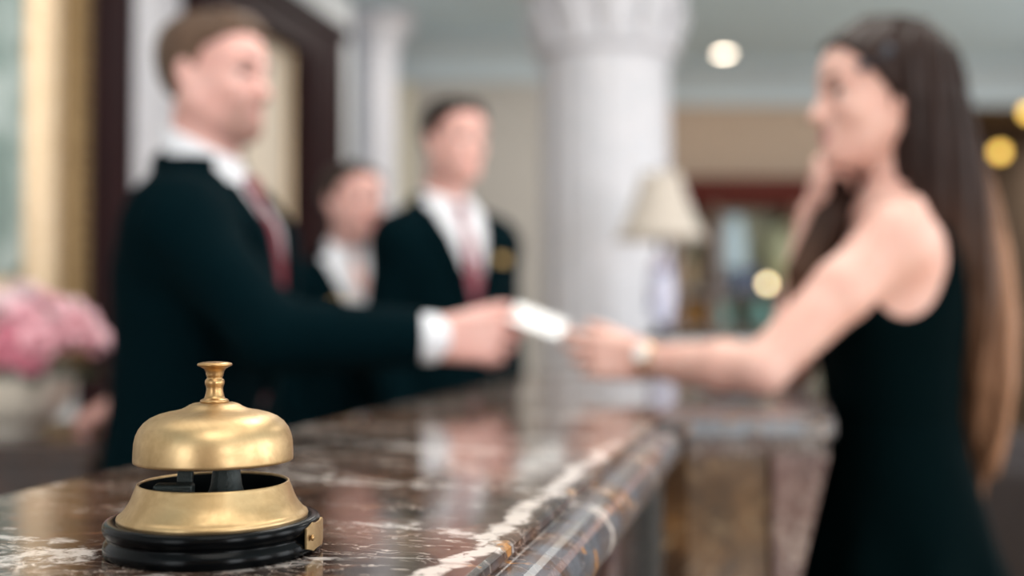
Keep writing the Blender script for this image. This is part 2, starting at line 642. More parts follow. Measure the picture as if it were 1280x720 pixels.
def head_extras(body, M, eye_white, iris, brow, bx=0.0, lash=None):
    pos = M
    for s in (-1, 1):
        bm = bmesh.new()
        bmesh.ops.create_uvsphere(bm, u_segments=20, v_segments=12, radius=0.0125, matrix=pos @ Matrix.Translation((0.0683, s * 0.0325, 0.003)))
        e = obj('eye', fin(bm), eye_white, body, True)
        bm = bmesh.new()
        bmesh.ops.create_uvsphere(bm, u_segments=16, v_segments=8, radius=0.0058, matrix=pos @ Matrix.Translation((0.0783, s * 0.0330, 0.003)) @ Matrix.Diagonal((0.55, 1, 1, 1)))
        obj('iris', fin(bm), iris, e, True)
        pts = [pos @ Vector(p) for p in ((0.0945 + bx, s * 0.013, 0.0235), (0.0920 + bx, s * 0.026, 0.0285), (0.0845 + bx, s * 0.040, 0.0295), (0.0735 + bx, s * 0.050, 0.0250))]
        kb = 1.3
        obj('eyebrow', tube_me(pts, [0.003 * kb, 0.0038 * kb, 0.0034 * kb, 0.0018], 8), brow, body, True)
        if lash:
            pl_ = [pos @ Vector(q) for q in ((0.0845, s * 0.021, 0.0085), (0.0865, s * 0.033, 0.0105), (0.0800, s * 0.047, 0.0085), (0.0770, s * 0.052, 0.0095))]
            obj('eyelashes', tube_me(pl_, [0.0012, 0.0024, 0.0022, 0.0010], 8), lash, body, True)


def rot_about(v, axis, ang):
    return Matrix.Rotation(ang, 3, axis) @ v


def hand_ops(W, f, n, right, curl, thumb=None, s=1.0, spread=1.0, k=0.009):
    """W wrist, f towards the knuckles, n the way the palm faces; curl: one angle triple for each of four fingers"""
    W = Vector(W); f = Vector(f).normalized(); n = Vector(n)
    n = (n - f * n.dot(f)).normalized()
    t = f.cross(n) if right else n.cross(f)
    P = []
    A = lambda p, kk: P.append(('add', p, kk))
    kn = [(0.088, 0.029), (0.091, 0.0095), (0.087, -0.0105), (0.079, -0.029)]
    ln = [(0.043, 0.026, 0.021), (0.047, 0.029, 0.022), (0.043, 0.027, 0.021), (0.034, 0.021, 0.018)]
    rd = [0.0092, 0.0095, 0.0090, 0.0078]
    for i in range(4):
        K = W + f * kn[i][0] * s + t * kn[i][1] * s - n * 0.002 * s
        B = W + t * kn[i][1] * 0.62 * s
        A(cone(B + n * 0.002 * s, K + n * 0.002 * s, 0.0155 * s, 0.0118 * s), k if i else k)
        A(cone(B + n * 0.008 * s + f * 0.01 * s, K + n * 0.006 * s, 0.0135 * s, 0.009 * s), k)
        side = -t
        d = rot_about(f, f.cross(n).normalized(), 0.0)
        ax = f.cross(n).normalized()
        base = (f + t * (0.09 - 0.06 * i) * spread).normalized()
        p = K
        a = 0
        r = rd[i] * s
        for j in range(3):
            a += curl[i][j]
            dd = rot_about(base, ax, a)
            q = p + dd * ln[i][j] * s
            A(cone(p, q, r * (1.03 - 0.10 * j), r * (0.95 - 0.11 * j)), 0.0025 if j else 0.004)
            p = q
    # thenar and thumb
    th = thumb or (0.75, 0.55, 0.30)
    T0 = W + f * 0.020 * s + t * 0.020 * s + n * 0.010 * s
    td = (f * th[0] + t * th[1] + n * th[2]).normalized()
    T1 = T0 + td * 0.044 * s
    td2 = (td * 0.8 + f * 0.35 + n * 0.12).normalized()
    T2 = T1 + td2 * 0.033 * s
    td3 = (td2 * 0.85 + f * 0.3).normalized()
    T3 = T2 + td3 * 0.025 * s
    A(cone(T0, T1, 0.0165 * s, 0.0118 * s), 0.012)
    A(cone(T1, T2, 0.0112 * s, 0.0098 * s), 0.003)
    A(cone(T2, T3, 0.0100 * s, 0.0078 * s), 0.002)
    return P


def limb(a, b, c, r):
    return [cone(a, b, r[0], r[1]), cone(b, c, r[1] * 0.98, r[2])]


def vec(*a):
    return Vector(a)


SKIN_LEG = [0.088, 0.056, 0.036]

M_TORSO = [  # z, cx, cy, rx, ry for a 1.80 m man
    (0.84, -0.01, 0, 0.105, 0.165), (0.94, -0.01, 0, 0.115, 0.172), (1.08, 0.0, 0, 0.108, 0.158), (1.20, 0.005, 0, 0.116, 0.165),
    (1.32, 0.0, 0, 0.124, 0.180), (1.41, -0.012, 0, 0.108, 0.180), (1.47, -0.022, 0, 0.075, 0.150), (1.515, -0.028, 0, 0.058, 0.075), (1.55, -0.026, 0, 0.052, 0.055)]
F_TORSO = [
    (0.82, -0.02, 0, 0.105, 0.165), (0.92, -0.022, 0, 0.112, 0.168), (1.00, -0.018, 0, 0.098, 0.145), (1.07, -0.015, 0, 0.088, 0.125), (1.16, -0.012, 0, 0.093, 0.130),
    (1.25, -0.004, 0, 0.112, 0.142), (1.33, -0.018, 0, 0.090, 0.140), (1.385, -0.025, 0, 0.066, 0.118), (1.425, -0.028, 0, 0.048, 0.060), (1.45, -0.026, 0, 0.043, 0.046)]


def wmax(*a):
    r = a[0]
    for b in a[1:]:
        r = np.maximum(r, b)
    return r


def make_man(spec):
    """spec: loc, rz, label, group; joints given in local space; suit with white shirt and tie"""
    Z = spec.get('z', 1.0)
    T = [(z * Z, cx, cy, rx * spec.get('girth', 1), ry * spec.get('girth', 1)) for z, cx, cy, rx, ry in (spec.get('torso') or M_TORSO)]
    fem = spec.get('female', False)
    torso = loft(T)
    HM = Matrix.Translation(spec['head']) @ Euler((0, spec.get('pitch', 0), spec.get('yaw', 0))).to_matrix().to_4x4()
    h = spec['h']
    neck_top = HM @ Vector((-0.020, 0, -0.055))
    nx = spec.get('neck_x', 0.0)
    jc = spec.get('jc', 0.008)
    neck_bot = Vector((-0.030 + nx, 0, 1.47 * Z))
    nr = 0.047 if fem else 0.056
    body = [('add', torso, 0)]
    legs = []
    for s in (-1, 1):
        legs.append((vec(-0.01, s * 0.085, 0.88 * Z), vec(0.005, s * 0.095, 0.48 * Z), vec(-0.03, s * 0.10, 0.09)))
    for L in legs:
        for p in limb(*L, SKIN_LEG):
            body.append(('add', p, 0.03))
        body.append(('add', cone(L[2] + vec(0, 0, -0.035), L[2] + vec(0.15, 0, -0.055), 0.038, 0.028), 0.02))
    arms = spec['arms']
    for sh, el, wr in arms:
        body.append(('add', ell(sh, (0.062, 0.062, 0.066)), 0.04))
        for p in limb(sh, el, wr, (0.052, 0.042, 0.029)):
            body.append(('add', p, 0.02))
    body.append(('add', cone(neck_bot, neck_top, nr + 0.006, nr), 0.03))
    body += head_ops(HM, fem)
    for hd in spec['hands']:
        body += hand_ops(*hd[0], **hd[1])
    me, V, Q = sdf_me(body, h)
    root = obj('person', me, spec['skin'](HM))
    root.location = spec['loc']
    root.rotation_euler = (0, 0, spec['rz'])
    tag(root, spec['label'], 'person', spec.get('group'))
    head_extras(root, HM, spec['eye'], spec['iris'], spec['brow'], -0.003 if fem else 0.0, spec['brow'])

    hc = h * spec.get('cloth', 1.05)
    # shirt
    vz0 = spec.get('v_low', 1.14) * Z
    vz1 = 1.49 * Z
    vw = spec.get('v_wide', 0.075)
    shirt = [('add', torso.off(0.012).clip(lambda x, y, z: np.maximum(z - 1.535 * Z, z - (1.548 * Z - 0.50 * (x - nx + 0.02)))), 0)]
    for (sh, el, wr) in arms:
        d = (wr - el).normalized()
        shirt.append(('add', ell(sh, (0.068, 0.068, 0.070)), 0.03))
        shirt.append(('add', cone(sh, el, 0.057, 0.048), 0.02))
        shirt.append(('add', cone(el, wr - d * 0.01, 0.047, 0.0375), 0.02))
        shirt.append(('add', cone(wr - d * 0.05, wr - d * 0.006, 0.0405, 0.0405).clip(lambda x, y, z, w=wr, d=d: (x - w.x) * d.x + (y - w.y) * d.y + (z - w.z) * d.z), 0.004))
    shirt.append(('add', cone(vec(-0.028 + nx, 0, 1.425 * Z), neck_bot + vec(-0.004, 0, 0.01), nr + 0.050, nr + 0.024), 0.03))
    cslope = lambda x, y, z: z - (1.548 * Z + spec.get('collar_up', 0.0) - 0.50 * (x - spec.get('neck_x', 0.0) + 0.02))
    col_ = cone(neck_bot + vec(-0.002, 0, -0.01), neck_top, nr + 0.020, nr + 0.012)
    shirt.append(('add', col_.clip(cslope), 0.008))
    # collar wings folded over
    for s in (-1, 1):
        shirt.append(('add', cone(vec(-0.02 + nx, s * (nr + 0.017), 1.522 * Z + 0.3 * spec.get('collar_up', 0.0)), vec(0.055 + nx, s * 0.034, 1.452 * Z), 0.010, 0.013), 0.006))
    if spec.get('open_collar'):
        shirt.append(('sub', ell((0.10 + nx, 0, 1.46 * Z), (0.075, 0.024, 0.085)), 0.006))
    else:
        shirt.append(('sub', ell((0.075 + nx, 0, 1.525 * Z), (0.04, 0.014, 0.030)), 0.004))
    me, _, _ = sdf_me(shirt, hc)
    obj('shirt', me, spec['shirt'], root)
    # jacket
    jt = [(z, cx, cy, rx, ry) for z, cx, cy, rx, ry in T if z < 1.53 * Z]
    jt = [(0.74 * Z, -0.012, 0, 0.128, 0.186), (0.82 * Z, -0.012, 0, 0.120, 0.182)] + jt[1:]
    jl = loft(jt).off(0.022)
    vf = lambda z: np.clip((z - vz0) / (vz1 - vz0), 0, 1) * vw
    jac = [('add', jl, 0)]
    for (sh, el, wr) in arms:
        d = (wr - el).normalized()
        end = wr - d * spec.get('cuff', 0.028)
        jac.append(('add', ell(sh + vec(0, 0, 0.004), (0.078, 0.078, 0.076)), 0.05))
        jac.append(('add', cone(sh, el, 0.073, 0.060), 0.03))
        jac.append(('add', cone(el, end, 0.060, 0.048).clip(lambda x, y, z, w=end, d=d: (x - w.x) * d.x + (y - w.y) * d.y + (z - w.z) * d.z), 0.02))
        # elbow folds
        u = (sh - el).normalized()
        side = d.cross(u)
        for q in (0.03, 0.07, 0.11):
            c0 = el + u * q
            jac.append(('add', cone(c0 + d * 0.035 + side * 0.045, c0 + d * 0.05 - side * 0.045, 0.010, 0.010), 0.015))
    jac.append(('add', cone(vec(-0.055 + nx, 0, 1.482 * Z), vec(-0.042 + nx, 0, 1.482 * Z + jc), 0.064, 0.062), 0.04))
    low = torso.off(0.034)
    lap = lambda x, y, z: wmax(vf(z) - 0.004 - np.abs(y), np.abs(y) - vf(z) - 0.012 - 0.045 * np.clip((z - vz0) / (0.27 * Z), 0, 1) + 0.05 * np.clip((z - 1.42 * Z) / (0.06 * Z), 0, 1), -x, vz0 - z)
    jac.append(('add', low.clip(lap).clip(lambda x, y, z: z - 1.49 * Z), 0.003))
    jac.append(('sub', Prim(lambda x, y, z: wmax(np.abs(y) - vf(z), 0.0 - x, vz0 - z), (0.0, -vw, vz0), (0.24, vw, 1.60 * Z)), 0.004))
    jac.append(('sub', cone(neck_bot + vec(-0.004, 0, 0.005), neck_top, nr + 0.018, nr + 0.021).clip(lambda x, y, z: 1.486 * Z + jc * 0.8 - z - (0.30 + 7 * jc) * (x - nx + 0.05)), 0.006))
    # front closing line and hem vent
    jac.append(('sub', Prim(lambda x, y, z: wmax(np.abs(y - 0.004) - 0.0025, 0.09 - x, -jl.f(x, y, z) - 0.0045), (0.09, -0.01, 0.72 * Z), (0.2, 0.012, vz0)), 0.003))
    me, _, _ = sdf_me(jac, hc)
    jk = obj('jacket', me, spec['suit'], root)
    for q in range(2):
        zb = vz0 - 0.02 - 0.10 * q
        xb = float(np.interp(zb, [t[0] for t in T], [t[1] + t[3] for t in T])) + 0.0225
        b = obj('button', lathe_me([(0.0, -0.002), (0.009, -0.002), (0.010, 0.0), (0.009, 0.002), (0.004, 0.0015), (0, 0.0012)], 16), spec['button'], jk, True)
        b.location = (xb, -0.012, zb); b.rotation_euler = (0, math.pi / 2, 0)
    if spec.get('badge') is not None:
        by, bz = spec['badge']
        zt = [t[0] for t in T]
        cx = float(np.interp(bz, zt, [t[1] for t in T])); rx = float(np.interp(bz, zt, [t[3] for t in T])); ry = float(np.interp(bz, zt, [t[4] for t in T]))
        n_ = 2.3
        xb = cx + rx * max(0.05, 1 - abs(by / ry) ** n_) ** (1 / n_) + 0.033 + spec.get('badge_out', 0.0)
        ang = math.atan2(by / ry * 0.9, 1.0)
        b = obj('name_badge', box_me((-0.004, -0.034, -0.012), (0.004, 0.034, 0.012), 0.003), spec['gold'], jk)
        b.location = (xb, by, bz); b.rotation_euler = (0, -0.15, ang)
        b['label'] = 'gold name badge'
    # tie
    if spec.get('tie'):
        tw = lambda z: 0.014 + 0.024 * np.clip((1.44 * Z - z) / (0.36 * Z), 0, 1)
        tl = torso.off(0.0215).clip(lambda x, y, z: wmax(np.abs(y) - tw(z), 0.02 - x, z - 1.475 * Z, vz0 - 0.025 - z + np.abs(y) * 0.5))
        kx = float(np.interp(1.475 * Z, [t[0] for t in T], [t[1] + t[3] for t in T]))
        tie = [('add', tl, 0), ('add', cone(vec(kx + 0.013, 0, 1.490 * Z), vec(kx + 0.027, 0, 1.450 * Z), 0.020, 0.013), 0.008)]
        me, _, _ = sdf_me(tie, min(hc, 0.005))
        obj('tie', me, spec['tie'], root)
    # trousers and shoes
    tr = [('add', loft([(0.82 * Z, -0.01, 0, 0.112, 0.170), (0.94 * Z, -0.01, 0, 0.12, 0.176), (1.05 * Z, 0, 0, 0.112, 0.162)]), 0)]
    for L in legs:
        tr.append(('add', cone(L[0], L[1], 0.098, 0.076), 0.02))
        tr.append(('add', cone(L[1], L[2] + vec(0, 0, -0.02), 0.076, 0.066).clip(lambda x, y, z: 0.055 - z), 0.02))
    me, _, _ = sdf_me(tr, 0.011)
    obj('trousers', me, spec['suit'], root)
    for L in legs:
        sh_ = [('add', cone(L[2] + vec(-0.03, 0, -0.045), L[2] + vec(0.16, 0, -0.052), 0.045, 0.034), 0), ('add', cone(L[2], L[2] + vec(0.03, 0, -0.04), 0.05, 0.044), 0.02), ('cut', Prim(lambda x, y, z: 0.0 - z, (0, 0, 0), (1, 1, 1)), 0)]
        me, _, _ = sdf_me(sh_, 0.008)
        obj('shoe', me, spec['shoe'], root)
    # hair
    me, _, _ = sdf_me(spec['hair_ops'](HM), h)
    # keep the hair texture in head space
    obj('hair', me, spec['hair'], root)
    return root


def short_hair(HM, top=0.012, side=0.004, quiff=0.0):
    xs = [-0.13, -0.075, -0.045, -0.022, 0.006, 0.014, 0.030, 0.058, 0.080, 0.10]
    zs = [-0.075, -0.070, -0.040, -0.010, 0.000, 0.036, 0.044, 0.058, 0.078, 0.11]

    def hl(x, y, z):
        t = np.interp(z, [0.02, 0.09], [side, top])
        k0 = np.sqrt(((x + 0.014) / 0.097) ** 2 + (y / 0.075) ** 2 + ((z - 0.030) / 0.083) ** 2)
        k1 = np.sqrt(((x + 0.014) / 0.097 ** 2) ** 2 + (y / 0.075 ** 2) ** 2 + ((z - 0.030) / 0.083 ** 2) ** 2)
        a = k0 * (k0 - 1) / np.maximum(k1, 1e-6)
        g0 = np.sqrt(((x - 0.045) / 0.042) ** 2 + (y / 0.058) ** 2 + ((z - 0.045) / 0.045) ** 2)
        b = (g0 - 1) * 0.045
        d = smin(a, b, 0.03) - t - 0.0012 * np.sin(150 * y + 20 * z) * np.clip(z * 14, 0, 1)
        lim = np.interp(x + 0.25 * np.abs(y) * (x > 0.02), xs, zs)
        return np.maximum(d, (lim - z) * 0.75)
    p = Prim(hl, (-0.14, -0.1, -0.1), (0.12, 0.1, 0.14)).frame(HM)
    ops = [('add', p, 0)]
    if quiff:
        for i in range(5):
            y = -0.040 + 0.020 * i
            ops.append(('add', cone((0.040, y, 0.108), (0.066, y * 0.9, 0.108 - 0.2 * abs(y)), 0.014, 0.010).frame(HM), 0.012))
    return ops

# ------------------------------------------------------------------ palette
M_SUIT = mat('suit_wool', (0.0003, 0.0056, 0.0078, 1), 0.85, spec=0.03, bump=0.15, bscale=400, var=0.15, vscale=30)
M_SHIRT = mat('shirt_cotton', (0.80, 0.80, 0.84, 1), 0.8, spec=0.2, bump=0.1, bscale=500)
M_TIE = mat('tie_silk', (0.16, 0.008, 0.022, 1), 0.4, bump=0.1, bscale=300, var=0.2)
M_TIE_STRIPE = mat('tie_silk_crimson', (0.20, 0.010, 0.028, 1), 0.4, bump=0.1, bscale=300, var=0.2)
M_SHOE = mat('shoe_leather', (0.01, 0.009, 0.008, 1), 0.25)
M_BUTTON = mat('button_horn', (0.01, 0.01, 0.012, 1), 0.3)
M_GOLD = brass('badge_gold', (0.80, 0.52, 0.20, 1), (0.62, 0.38, 0.13, 1), 0.3)
M_EYE = mat('eye_white', (0.75, 0.72, 0.70, 1), 0.15)
M_IRIS = mat('iris_dark', (0.03, 0.02, 0.014, 1), 0.1)
LIPS_M = (0.56, 0.25, 0.22, 1)
LIPS_W = (0.52, 0.15, 0.16, 1)
M_BROW = mat('brow_brown', (0.045, 0.026, 0.018, 1), 0.6)
M_BROW_D = mat('brow_dark', (0.02, 0.013, 0.010, 1), 0.6)
SKIN_A = (0.70, 0.41, 0.36, 1)
SKIN_B = (0.75, 0.44, 0.385, 1)
SKIN_W = (0.74, 0.455, 0.38, 1)

GREY = dict(shirt=M_SHIRT, suit=M_SUIT, shoe=M_SHOE, button=M_BUTTON, gold=M_GOLD, eye=M_EYE, iris=M_IRIS)


def w2l(p, loc, rz):
    c, s = math.cos(-rz), math.sin(-rz)
    x, y = p[0] - loc[0], p[1] - loc[1]
    return Vector((x * c - y * s, x * s + y * c, p[2]))


def d2l(d, rz):
    c, s = math.cos(-rz), math.sin(-rz)
    return Vector((d[0] * c - d[1] * s, d[0] * s + d[1] * c, d[2]))


M_LEAN = [(z, cx + float(np.interp(z, [1.08, 1.32, 1.42], [0.0, 0.020, 0.040])), cy, rx, ry) for z, cx, cy, rx, ry in M_TORSO]

# ------------------------------------------------------------------ the receptionist handing over the card
LOC = (-0.580, 2.06, 0.0); RZ = R(-9)
L = lambda *p: w2l(p, LOC, RZ)
D = lambda *p: d2l(p, RZ)
fist = [(0.95, 1.15, 0.7), (1.05, 1.2, 0.7), (1.1, 1.2, 0.75), (1.1, 1.2, 0.8)]
pinch = [(0.45, 0.75, 0.45), (0.65, 0.9, 0.55), (0.85, 1.0, 0.6), (0.95, 1.0, 0.65)]
mh = L(-0.545, 2.045, 1.637)
make_man(dict(
    loc=LOC, rz=RZ, h=0.0042, head=mh, yaw=R(-9), pitch=R(2), z=0.968, neck_x=0.038, collar_up=0.024, jc=0.060, torso=M_LEAN, v_low=1.10,
    label='man in black suit reaching across the marble counter to hand over a white card',
    skin=lambda H: skin_mat('skin_receptionist', SKIN_A, (0.20, 0.10, 0.07, 1), H @ vec(0.075, 0, -0.085), 0.075, LIPS_M, H), brow=M_BROW,
    hair=hair_mat('hair_light_brown', (0.075, 0.045, 0.030, 1)), hair_ops=lambda H: short_hair(H, 0.016, 0.004, 1),
    arms=[(L(-0.560, 1.885, 1.355), L(-0.385, 1.80, 1.175), L(-0.122, 1.835, 1.168)),
          (L(-0.560, 2.235, 1.355), L(-0.70, 2.42, 1.185), L(-0.832, 2.405, 1.030))],
    hands=[((L(-0.122, 1.835, 1.168), D(1, 0.06, 0.02), D(-0.05, 1, -0.15), True, pinch), dict(thumb=(0.85, 0.42, 0.25), s=1.06)),
           ((L(-0.832, 2.405, 1.030), D(-0.86, -0.15, -0.50), D(0.1, 0.15, -1), False, fist), dict(thumb=(0.7, 0.5, 0.45), s=1.14))],
    tie=M_TIE, cuff=0.027, **GREY))

# ------------------------------------------------------------------ the man waiting behind
LOC = (-0.183, 3.22, 0.0); RZ = R(-54)
L = lambda *p: w2l(p, LOC, RZ)
D = lambda *p: d2l(p, RZ)
lo_arm = lambda s, Z=1.0: (vec(-0.005, s * 0.160, 1.390 * Z), vec(-0.02, s * 0.205, 1.12 * Z), vec(0.06, s * 0.190, 0.87 * Z))
relaxed = [(0.3, 0.4, 0.25), (0.35, 0.45, 0.3), (0.4, 0.5, 0.3), (0.45, 0.5, 0.3)]
Zm = 1.012
mh = vec(0.030, 0, 1.704)
make_man(dict(
    loc=LOC, rz=RZ, h=0.0056, head=mh, yaw=R(6), pitch=R(3), z=Zm,
    label='tall dark-haired man in black suit and red tie standing behind, beyond the counter',
    skin=lambda H: skin_mat('skin_tall_man', SKIN_B, lips=LIPS_M, HM=H), brow=M_BROW_D,
    hair=hair_mat('hair_black', (0.016, 0.011, 0.009, 1)), hair_ops=lambda H: short_hair(H, 0.018, 0.006, 1),
    arms=[lo_arm(-1, Zm), lo_arm(1, Zm)],
    hands=[((lo_arm(s, Zm)[2], vec(0.12, 0, -1), vec(0, -s, 0), s < 0, relaxed), dict(thumb=(0.8, 0.4, 0.3), s=1.05)) for s in (-1, 1)],
    tie=M_TIE_STRIPE, badge=(0.105, 1.365), v_low=1.20, v_wide=0.092, cloth=1.2, girth=0.93, **GREY))

# ------------------------------------------------------------------ the smiling woman behind
LOC = (-0.488, 3.38, 0.0); RZ = R(-60)
Zw = 0.925
FT = [(0.80, -0.015, 0, 0.105, 0.165), (0.92, -0.016, 0, 0.112, 0.170), (1.02, -0.010, 0, 0.095, 0.145), (1.10, -0.008, 0, 0.090, 0.135), (1.20, 0.0, 0, 0.100, 0.145),
      (1.30, 0.006, 0, 0.118, 0.155), (1.40, -0.012, 0, 0.096, 0.152), (1.455, -0.024, 0, 0.070, 0.130), (1.50, -0.028, 0, 0.050, 0.065), (1.535, -0.026, 0, 0.045, 0.048)]


def bun_hair(H):
    ops = short_hair(H, 0.010, 0.009)
    ops.append(('add', ell((-0.122, 0, 0.020), (0.036, 0.042, 0.038)).frame(H), 0.02))
    return ops


fa = lambda s: (vec(-0.005, s * 0.160, 1.385 * Zw), vec(-0.03, s * 0.205, 1.11 * Zw), vec(0.06, s * 0.18, 0.88 * Zw))
mh = vec(0.025, 0, 1.548)
make_man(dict(
    loc=LOC, rz=RZ, h=0.0056, head=mh, yaw=R(14), pitch=R(2), z=Zw, female=True, torso=FT, open_collar=True,
    label='smiling woman in black jacket and open white collar, dark hair tied back',
    skin=lambda H: skin_mat('skin_smiling_woman', SKIN_B, lips=LIPS_W, HM=H, female=True), brow=M_BROW_D,
    hair=hair_mat('hair_black_brown', (0.020, 0.013, 0.010, 1)), hair_ops=bun_hair,
    arms=[fa(-1), fa(1)],
    hands=[((fa(s)[2], vec(0.12, 0, -1), vec(0, -s, 0), s < 0, relaxed), dict(thumb=(0.8, 0.4, 0.3), s=0.95)) for s in (-1, 1)],
    badge_out=0.011, badge=(-0.085, 1.235), v_low=1.13, v_wide=0.105, cloth=1.2, **GREY))


# ------------------------------------------------------------------ the guest in the black dress
def make_guest():
    loc = (0.592, 1.80, 0.0); rz = math.pi
    L = lambda *p: w2l(p, loc, rz)
    Z = 0.965
    T = [(z * Z, cx, cy, rx, ry) for z, cx, cy, rx, ry in F_TORSO]
    torso = loft(T)
    HM = Matrix.Translation((0.0, 0.0, 1.556)) @ Euler((0, R(1), R(3))).to_matrix().to_4x4()
    h = 0.0042
    body = [('add', torso, 0)]
    legs = [(vec(-0.025, s * 0.082, 0.86), vec(-0.01, s * 0.078, 0.49), vec(-0.045, s * 0.075, 0.135)) for s in (-1, 1)]
    for lg in legs:
        for p in limb(*lg, (0.085, 0.052, 0.033)):
            body.append(('add', p, 0.03))
        body.append(('add', cone(lg[2] + vec(0, 0, -0.02), lg[2] + vec(0.13, 0, -0.105), 0.032, 0.022), 0.02))
    shL, elL, wrL = L(0.573, 1.668, 1.322), L(0.362, 1.632, 1.126), L(0.216, 1.79, 1.133)
    shR, elR, wrR = L(0.575, 1.930, 1.325), L(0.485, 1.935, 1.119), L(0.512, 1.900, 1.378)
    for sh, el, wr in ((shL, elL, wrL), (shR, elR, wrR)):
        body.append(('add', ell(sh + vec(-0.004, 0, 0.002), (0.050, 0.050, 0.054)), 0.05))
        mid = sh.lerp(el, 0.4)
        body.append(('add', cone(sh, mid, 0.047, 0.044), 0.02))
        body.append(('add', cone(mid, el, 0.044, 0.036), 0.015))
        m2 = el.lerp(wr, 0.3)
        body.append(('add', cone(el, m2, 0.037, 0.040), 0.012))
        body.append(('add', cone(m2, wr, 0.040, 0.0255), 0.012))
    body.append(('add', cone(vec(-0.030, 0, 1.385), HM @ vec(-0.022, 0, -0.055), 0.050, 0.043), 0.035))
    body += [('add', cone(vec(0.02, s * 0.02, 1.372), vec(-0.01, s * 0.12, 1.372), 0.012, 0.014), 0.03) for s in (-1, 1)]
    body += head_ops(HM, True)
    pin = [(0.22, 0.42, 0.30), (0.36, 0.52, 0.35), (0.50, 0.60, 0.4), (0.60, 0.65, 0.4)]
    body += hand_ops(wrL, vec(0.95, -0.26, 0.10), vec(-0.26, -1, -0.1), False, pin, thumb=(0.86, 0.42, 0.2), s=0.93)
    chin = [(0.75, 1.0, 0.6), (0.85, 1.05, 0.6), (0.9, 1.1, 0.7), (0.95, 1.1, 0.7)]
    body += hand_ops(wrR, vec(-0.04, 0.58, 1.0), vec(-1, 0.15, 0), True, chin, thumb=(0.9, 0.3, 0.3), s=0.95)
    me, V, Q = sdf_me(body, h)
    root = obj('person', me, skin_mat('skin_guest', SKIN_W, lips=LIPS_W, HM=HM, female=True))
    root.location = loc
    root.rotation_euler = (0, 0, rz)
    tag(root, 'long-haired woman in sleeveless black dress leaning an elbow on the marble counter', 'person')
    head_extras(root, HM, M_EYE, M_IRIS, M_BROW_D, -0.003, M_BROW_D)
    # dress
    DM = mat('dress_black_crepe', (0.0002, 0.0036, 0.0044, 1), 0.8, spec=0.025, bump=0.12, bscale=260, var=0.15, vscale=20)
    dress = [('add', torso.off(0.008).clip(lambda x, y, z: z - 1.345), 0)]
    sk = [(0.52, -0.015, 0, 0.225, 0.275), (0.62, -0.014, 0, 0.200, 0.252), (0.76, -0.014, 0, 0.175, 0.220), (0.86, -0.014, 0, 0.140, 0.192), (0.95, -0.014, 0, 0.108, 0.160), (1.02, -0.012, 0, 0.091, 0.132)]
    base = loft(sk)

    def folds(x, y, z):
        a = np.arctan2(y, x + 0.03)
        return base.f(x, y, z) + 0.012 * np.clip((0.98 - z) / 0.4, 0, 1) * np.sin(a * 11 + 1.0)
    dress.append(('add', Prim(folds, base.lo - 0.02, base.hi + 0.02), 0.02))
    for s in (-1, 1):
        dress.append(('sub', ell((0.012, s * 0.170, 1.325), (0.085, 0.072, 0.135)), 0.008))
    dress.append(('sub', ell((0.09, 0, 1.385), (0.08, 0.085, 0.085)), 0.01))
    me, _, _ = sdf_me(dress, 0.0055)
    obj('dress', me, DM, root)
    # wrist watch
    ax = (wrL - elL).normalized()
    wc = wrL - ax * 0.012
    q = Vector((0, 0, 1)).rotation_difference(ax)
    bm = bmesh.new()
    bmesh.ops.create_circle(bm, segments=40, radius=0.029)
    prof = [(0.0275, -0.009), (0.0295, -0.009), (0.0303, 0), (0.0295, 0.009), (0.0275, 0.009), (0.0272, 0)]
    bm.clear()
    rg = add_lathe(bm, prof, 40)
    for i in range(40):
        j = (i + 1) % 40
        bm.faces.new((rg[-1][i], rg[-1][j], rg[0][j], rg[0][i]))
    wt = obj('wristwatch', fin(bm), brass('watch_rose_gold', (0.85, 0.58, 0.42, 1), (0.80, 0.50, 0.36, 1), 0.25), root, True, wc)
    wt.rotation_mode = 'QUATERNION'
    wt.rotation_quaternion = q
    wt['label'] = 'wristwatch with pale round dial'
    qi = q.inverted()
    for nm, rr, zz, mm in (('watch_case', 0.0165, 0.0, M_GOLD), ('dial', 0.0142, 0.0042, mat('watch_dial_pearl', (0.9, 0.87, 0.86, 1), 0.15))):
        d = obj(nm, lathe_me([(0, 0), (rr, 0), (rr, 0.004), (rr * 0.93, 0.0055), (0, 0.0055)] if nm == 'watch_case' else [(0, 0), (rr, 0), (rr, 0.0016), (rr * 0.8, 0.0024), (0, 0.0026)], 32), mm, wt, True)
        nv = qi @ Vector((0.25, 0.92, 0.35))
        nv.z = 0
        nv.normalize()
        d.location = nv * (0.0285 + zz)
        d.rotation_mode = 'QUATERNION'
        d.rotation_quaternion = Vector((0, 0, 1)).rotation_difference(nv)
    # hair
    hs = [(0.955, -0.150, 0.02, 0.012, 0.030), (1.00, -0.152, 0.02, 0.026, 0.055), (1.10, -0.150, 0.015, 0.042, 0.085), (1.20, -0.142, 0.01, 0.058, 0.100), (1.30, -0.118, 0.005, 0.076, 0.108),
          (1.40, -0.094, 0.0, 0.082, 0.105), (1.48, -0.074, 0, 0.080, 0.098), (1.56, -0.055, 0, 0.078, 0.092), (1.63, -0.035, 0, 0.076, 0.078), (1.668, -0.022, 0, 0.050, 0.050)]
    fall = loft(hs, 2.0)
    skull = lambda x, y, z: (np.sqrt(((x + 0.014) / 0.110) ** 2 + (y / 0.086) ** 2 + ((z - 1.588) / 0.095) ** 2) - 1) * 0.09
    brow_ = lambda x, y, z: (np.sqrt(((x - 0.043) / 0.055) ** 2 + (y / 0.068) ** 2 + ((z - 1.601) / 0.055) ** 2) - 1) * 0.055
    xs = [-0.045, -0.024, -0.008, 0.008, 0.032, 0.058, 0.080, 0.11]
    zs = [0.90, 1.20, 1.45, 1.556, 1.586, 1.614, 1.638, 1.664]

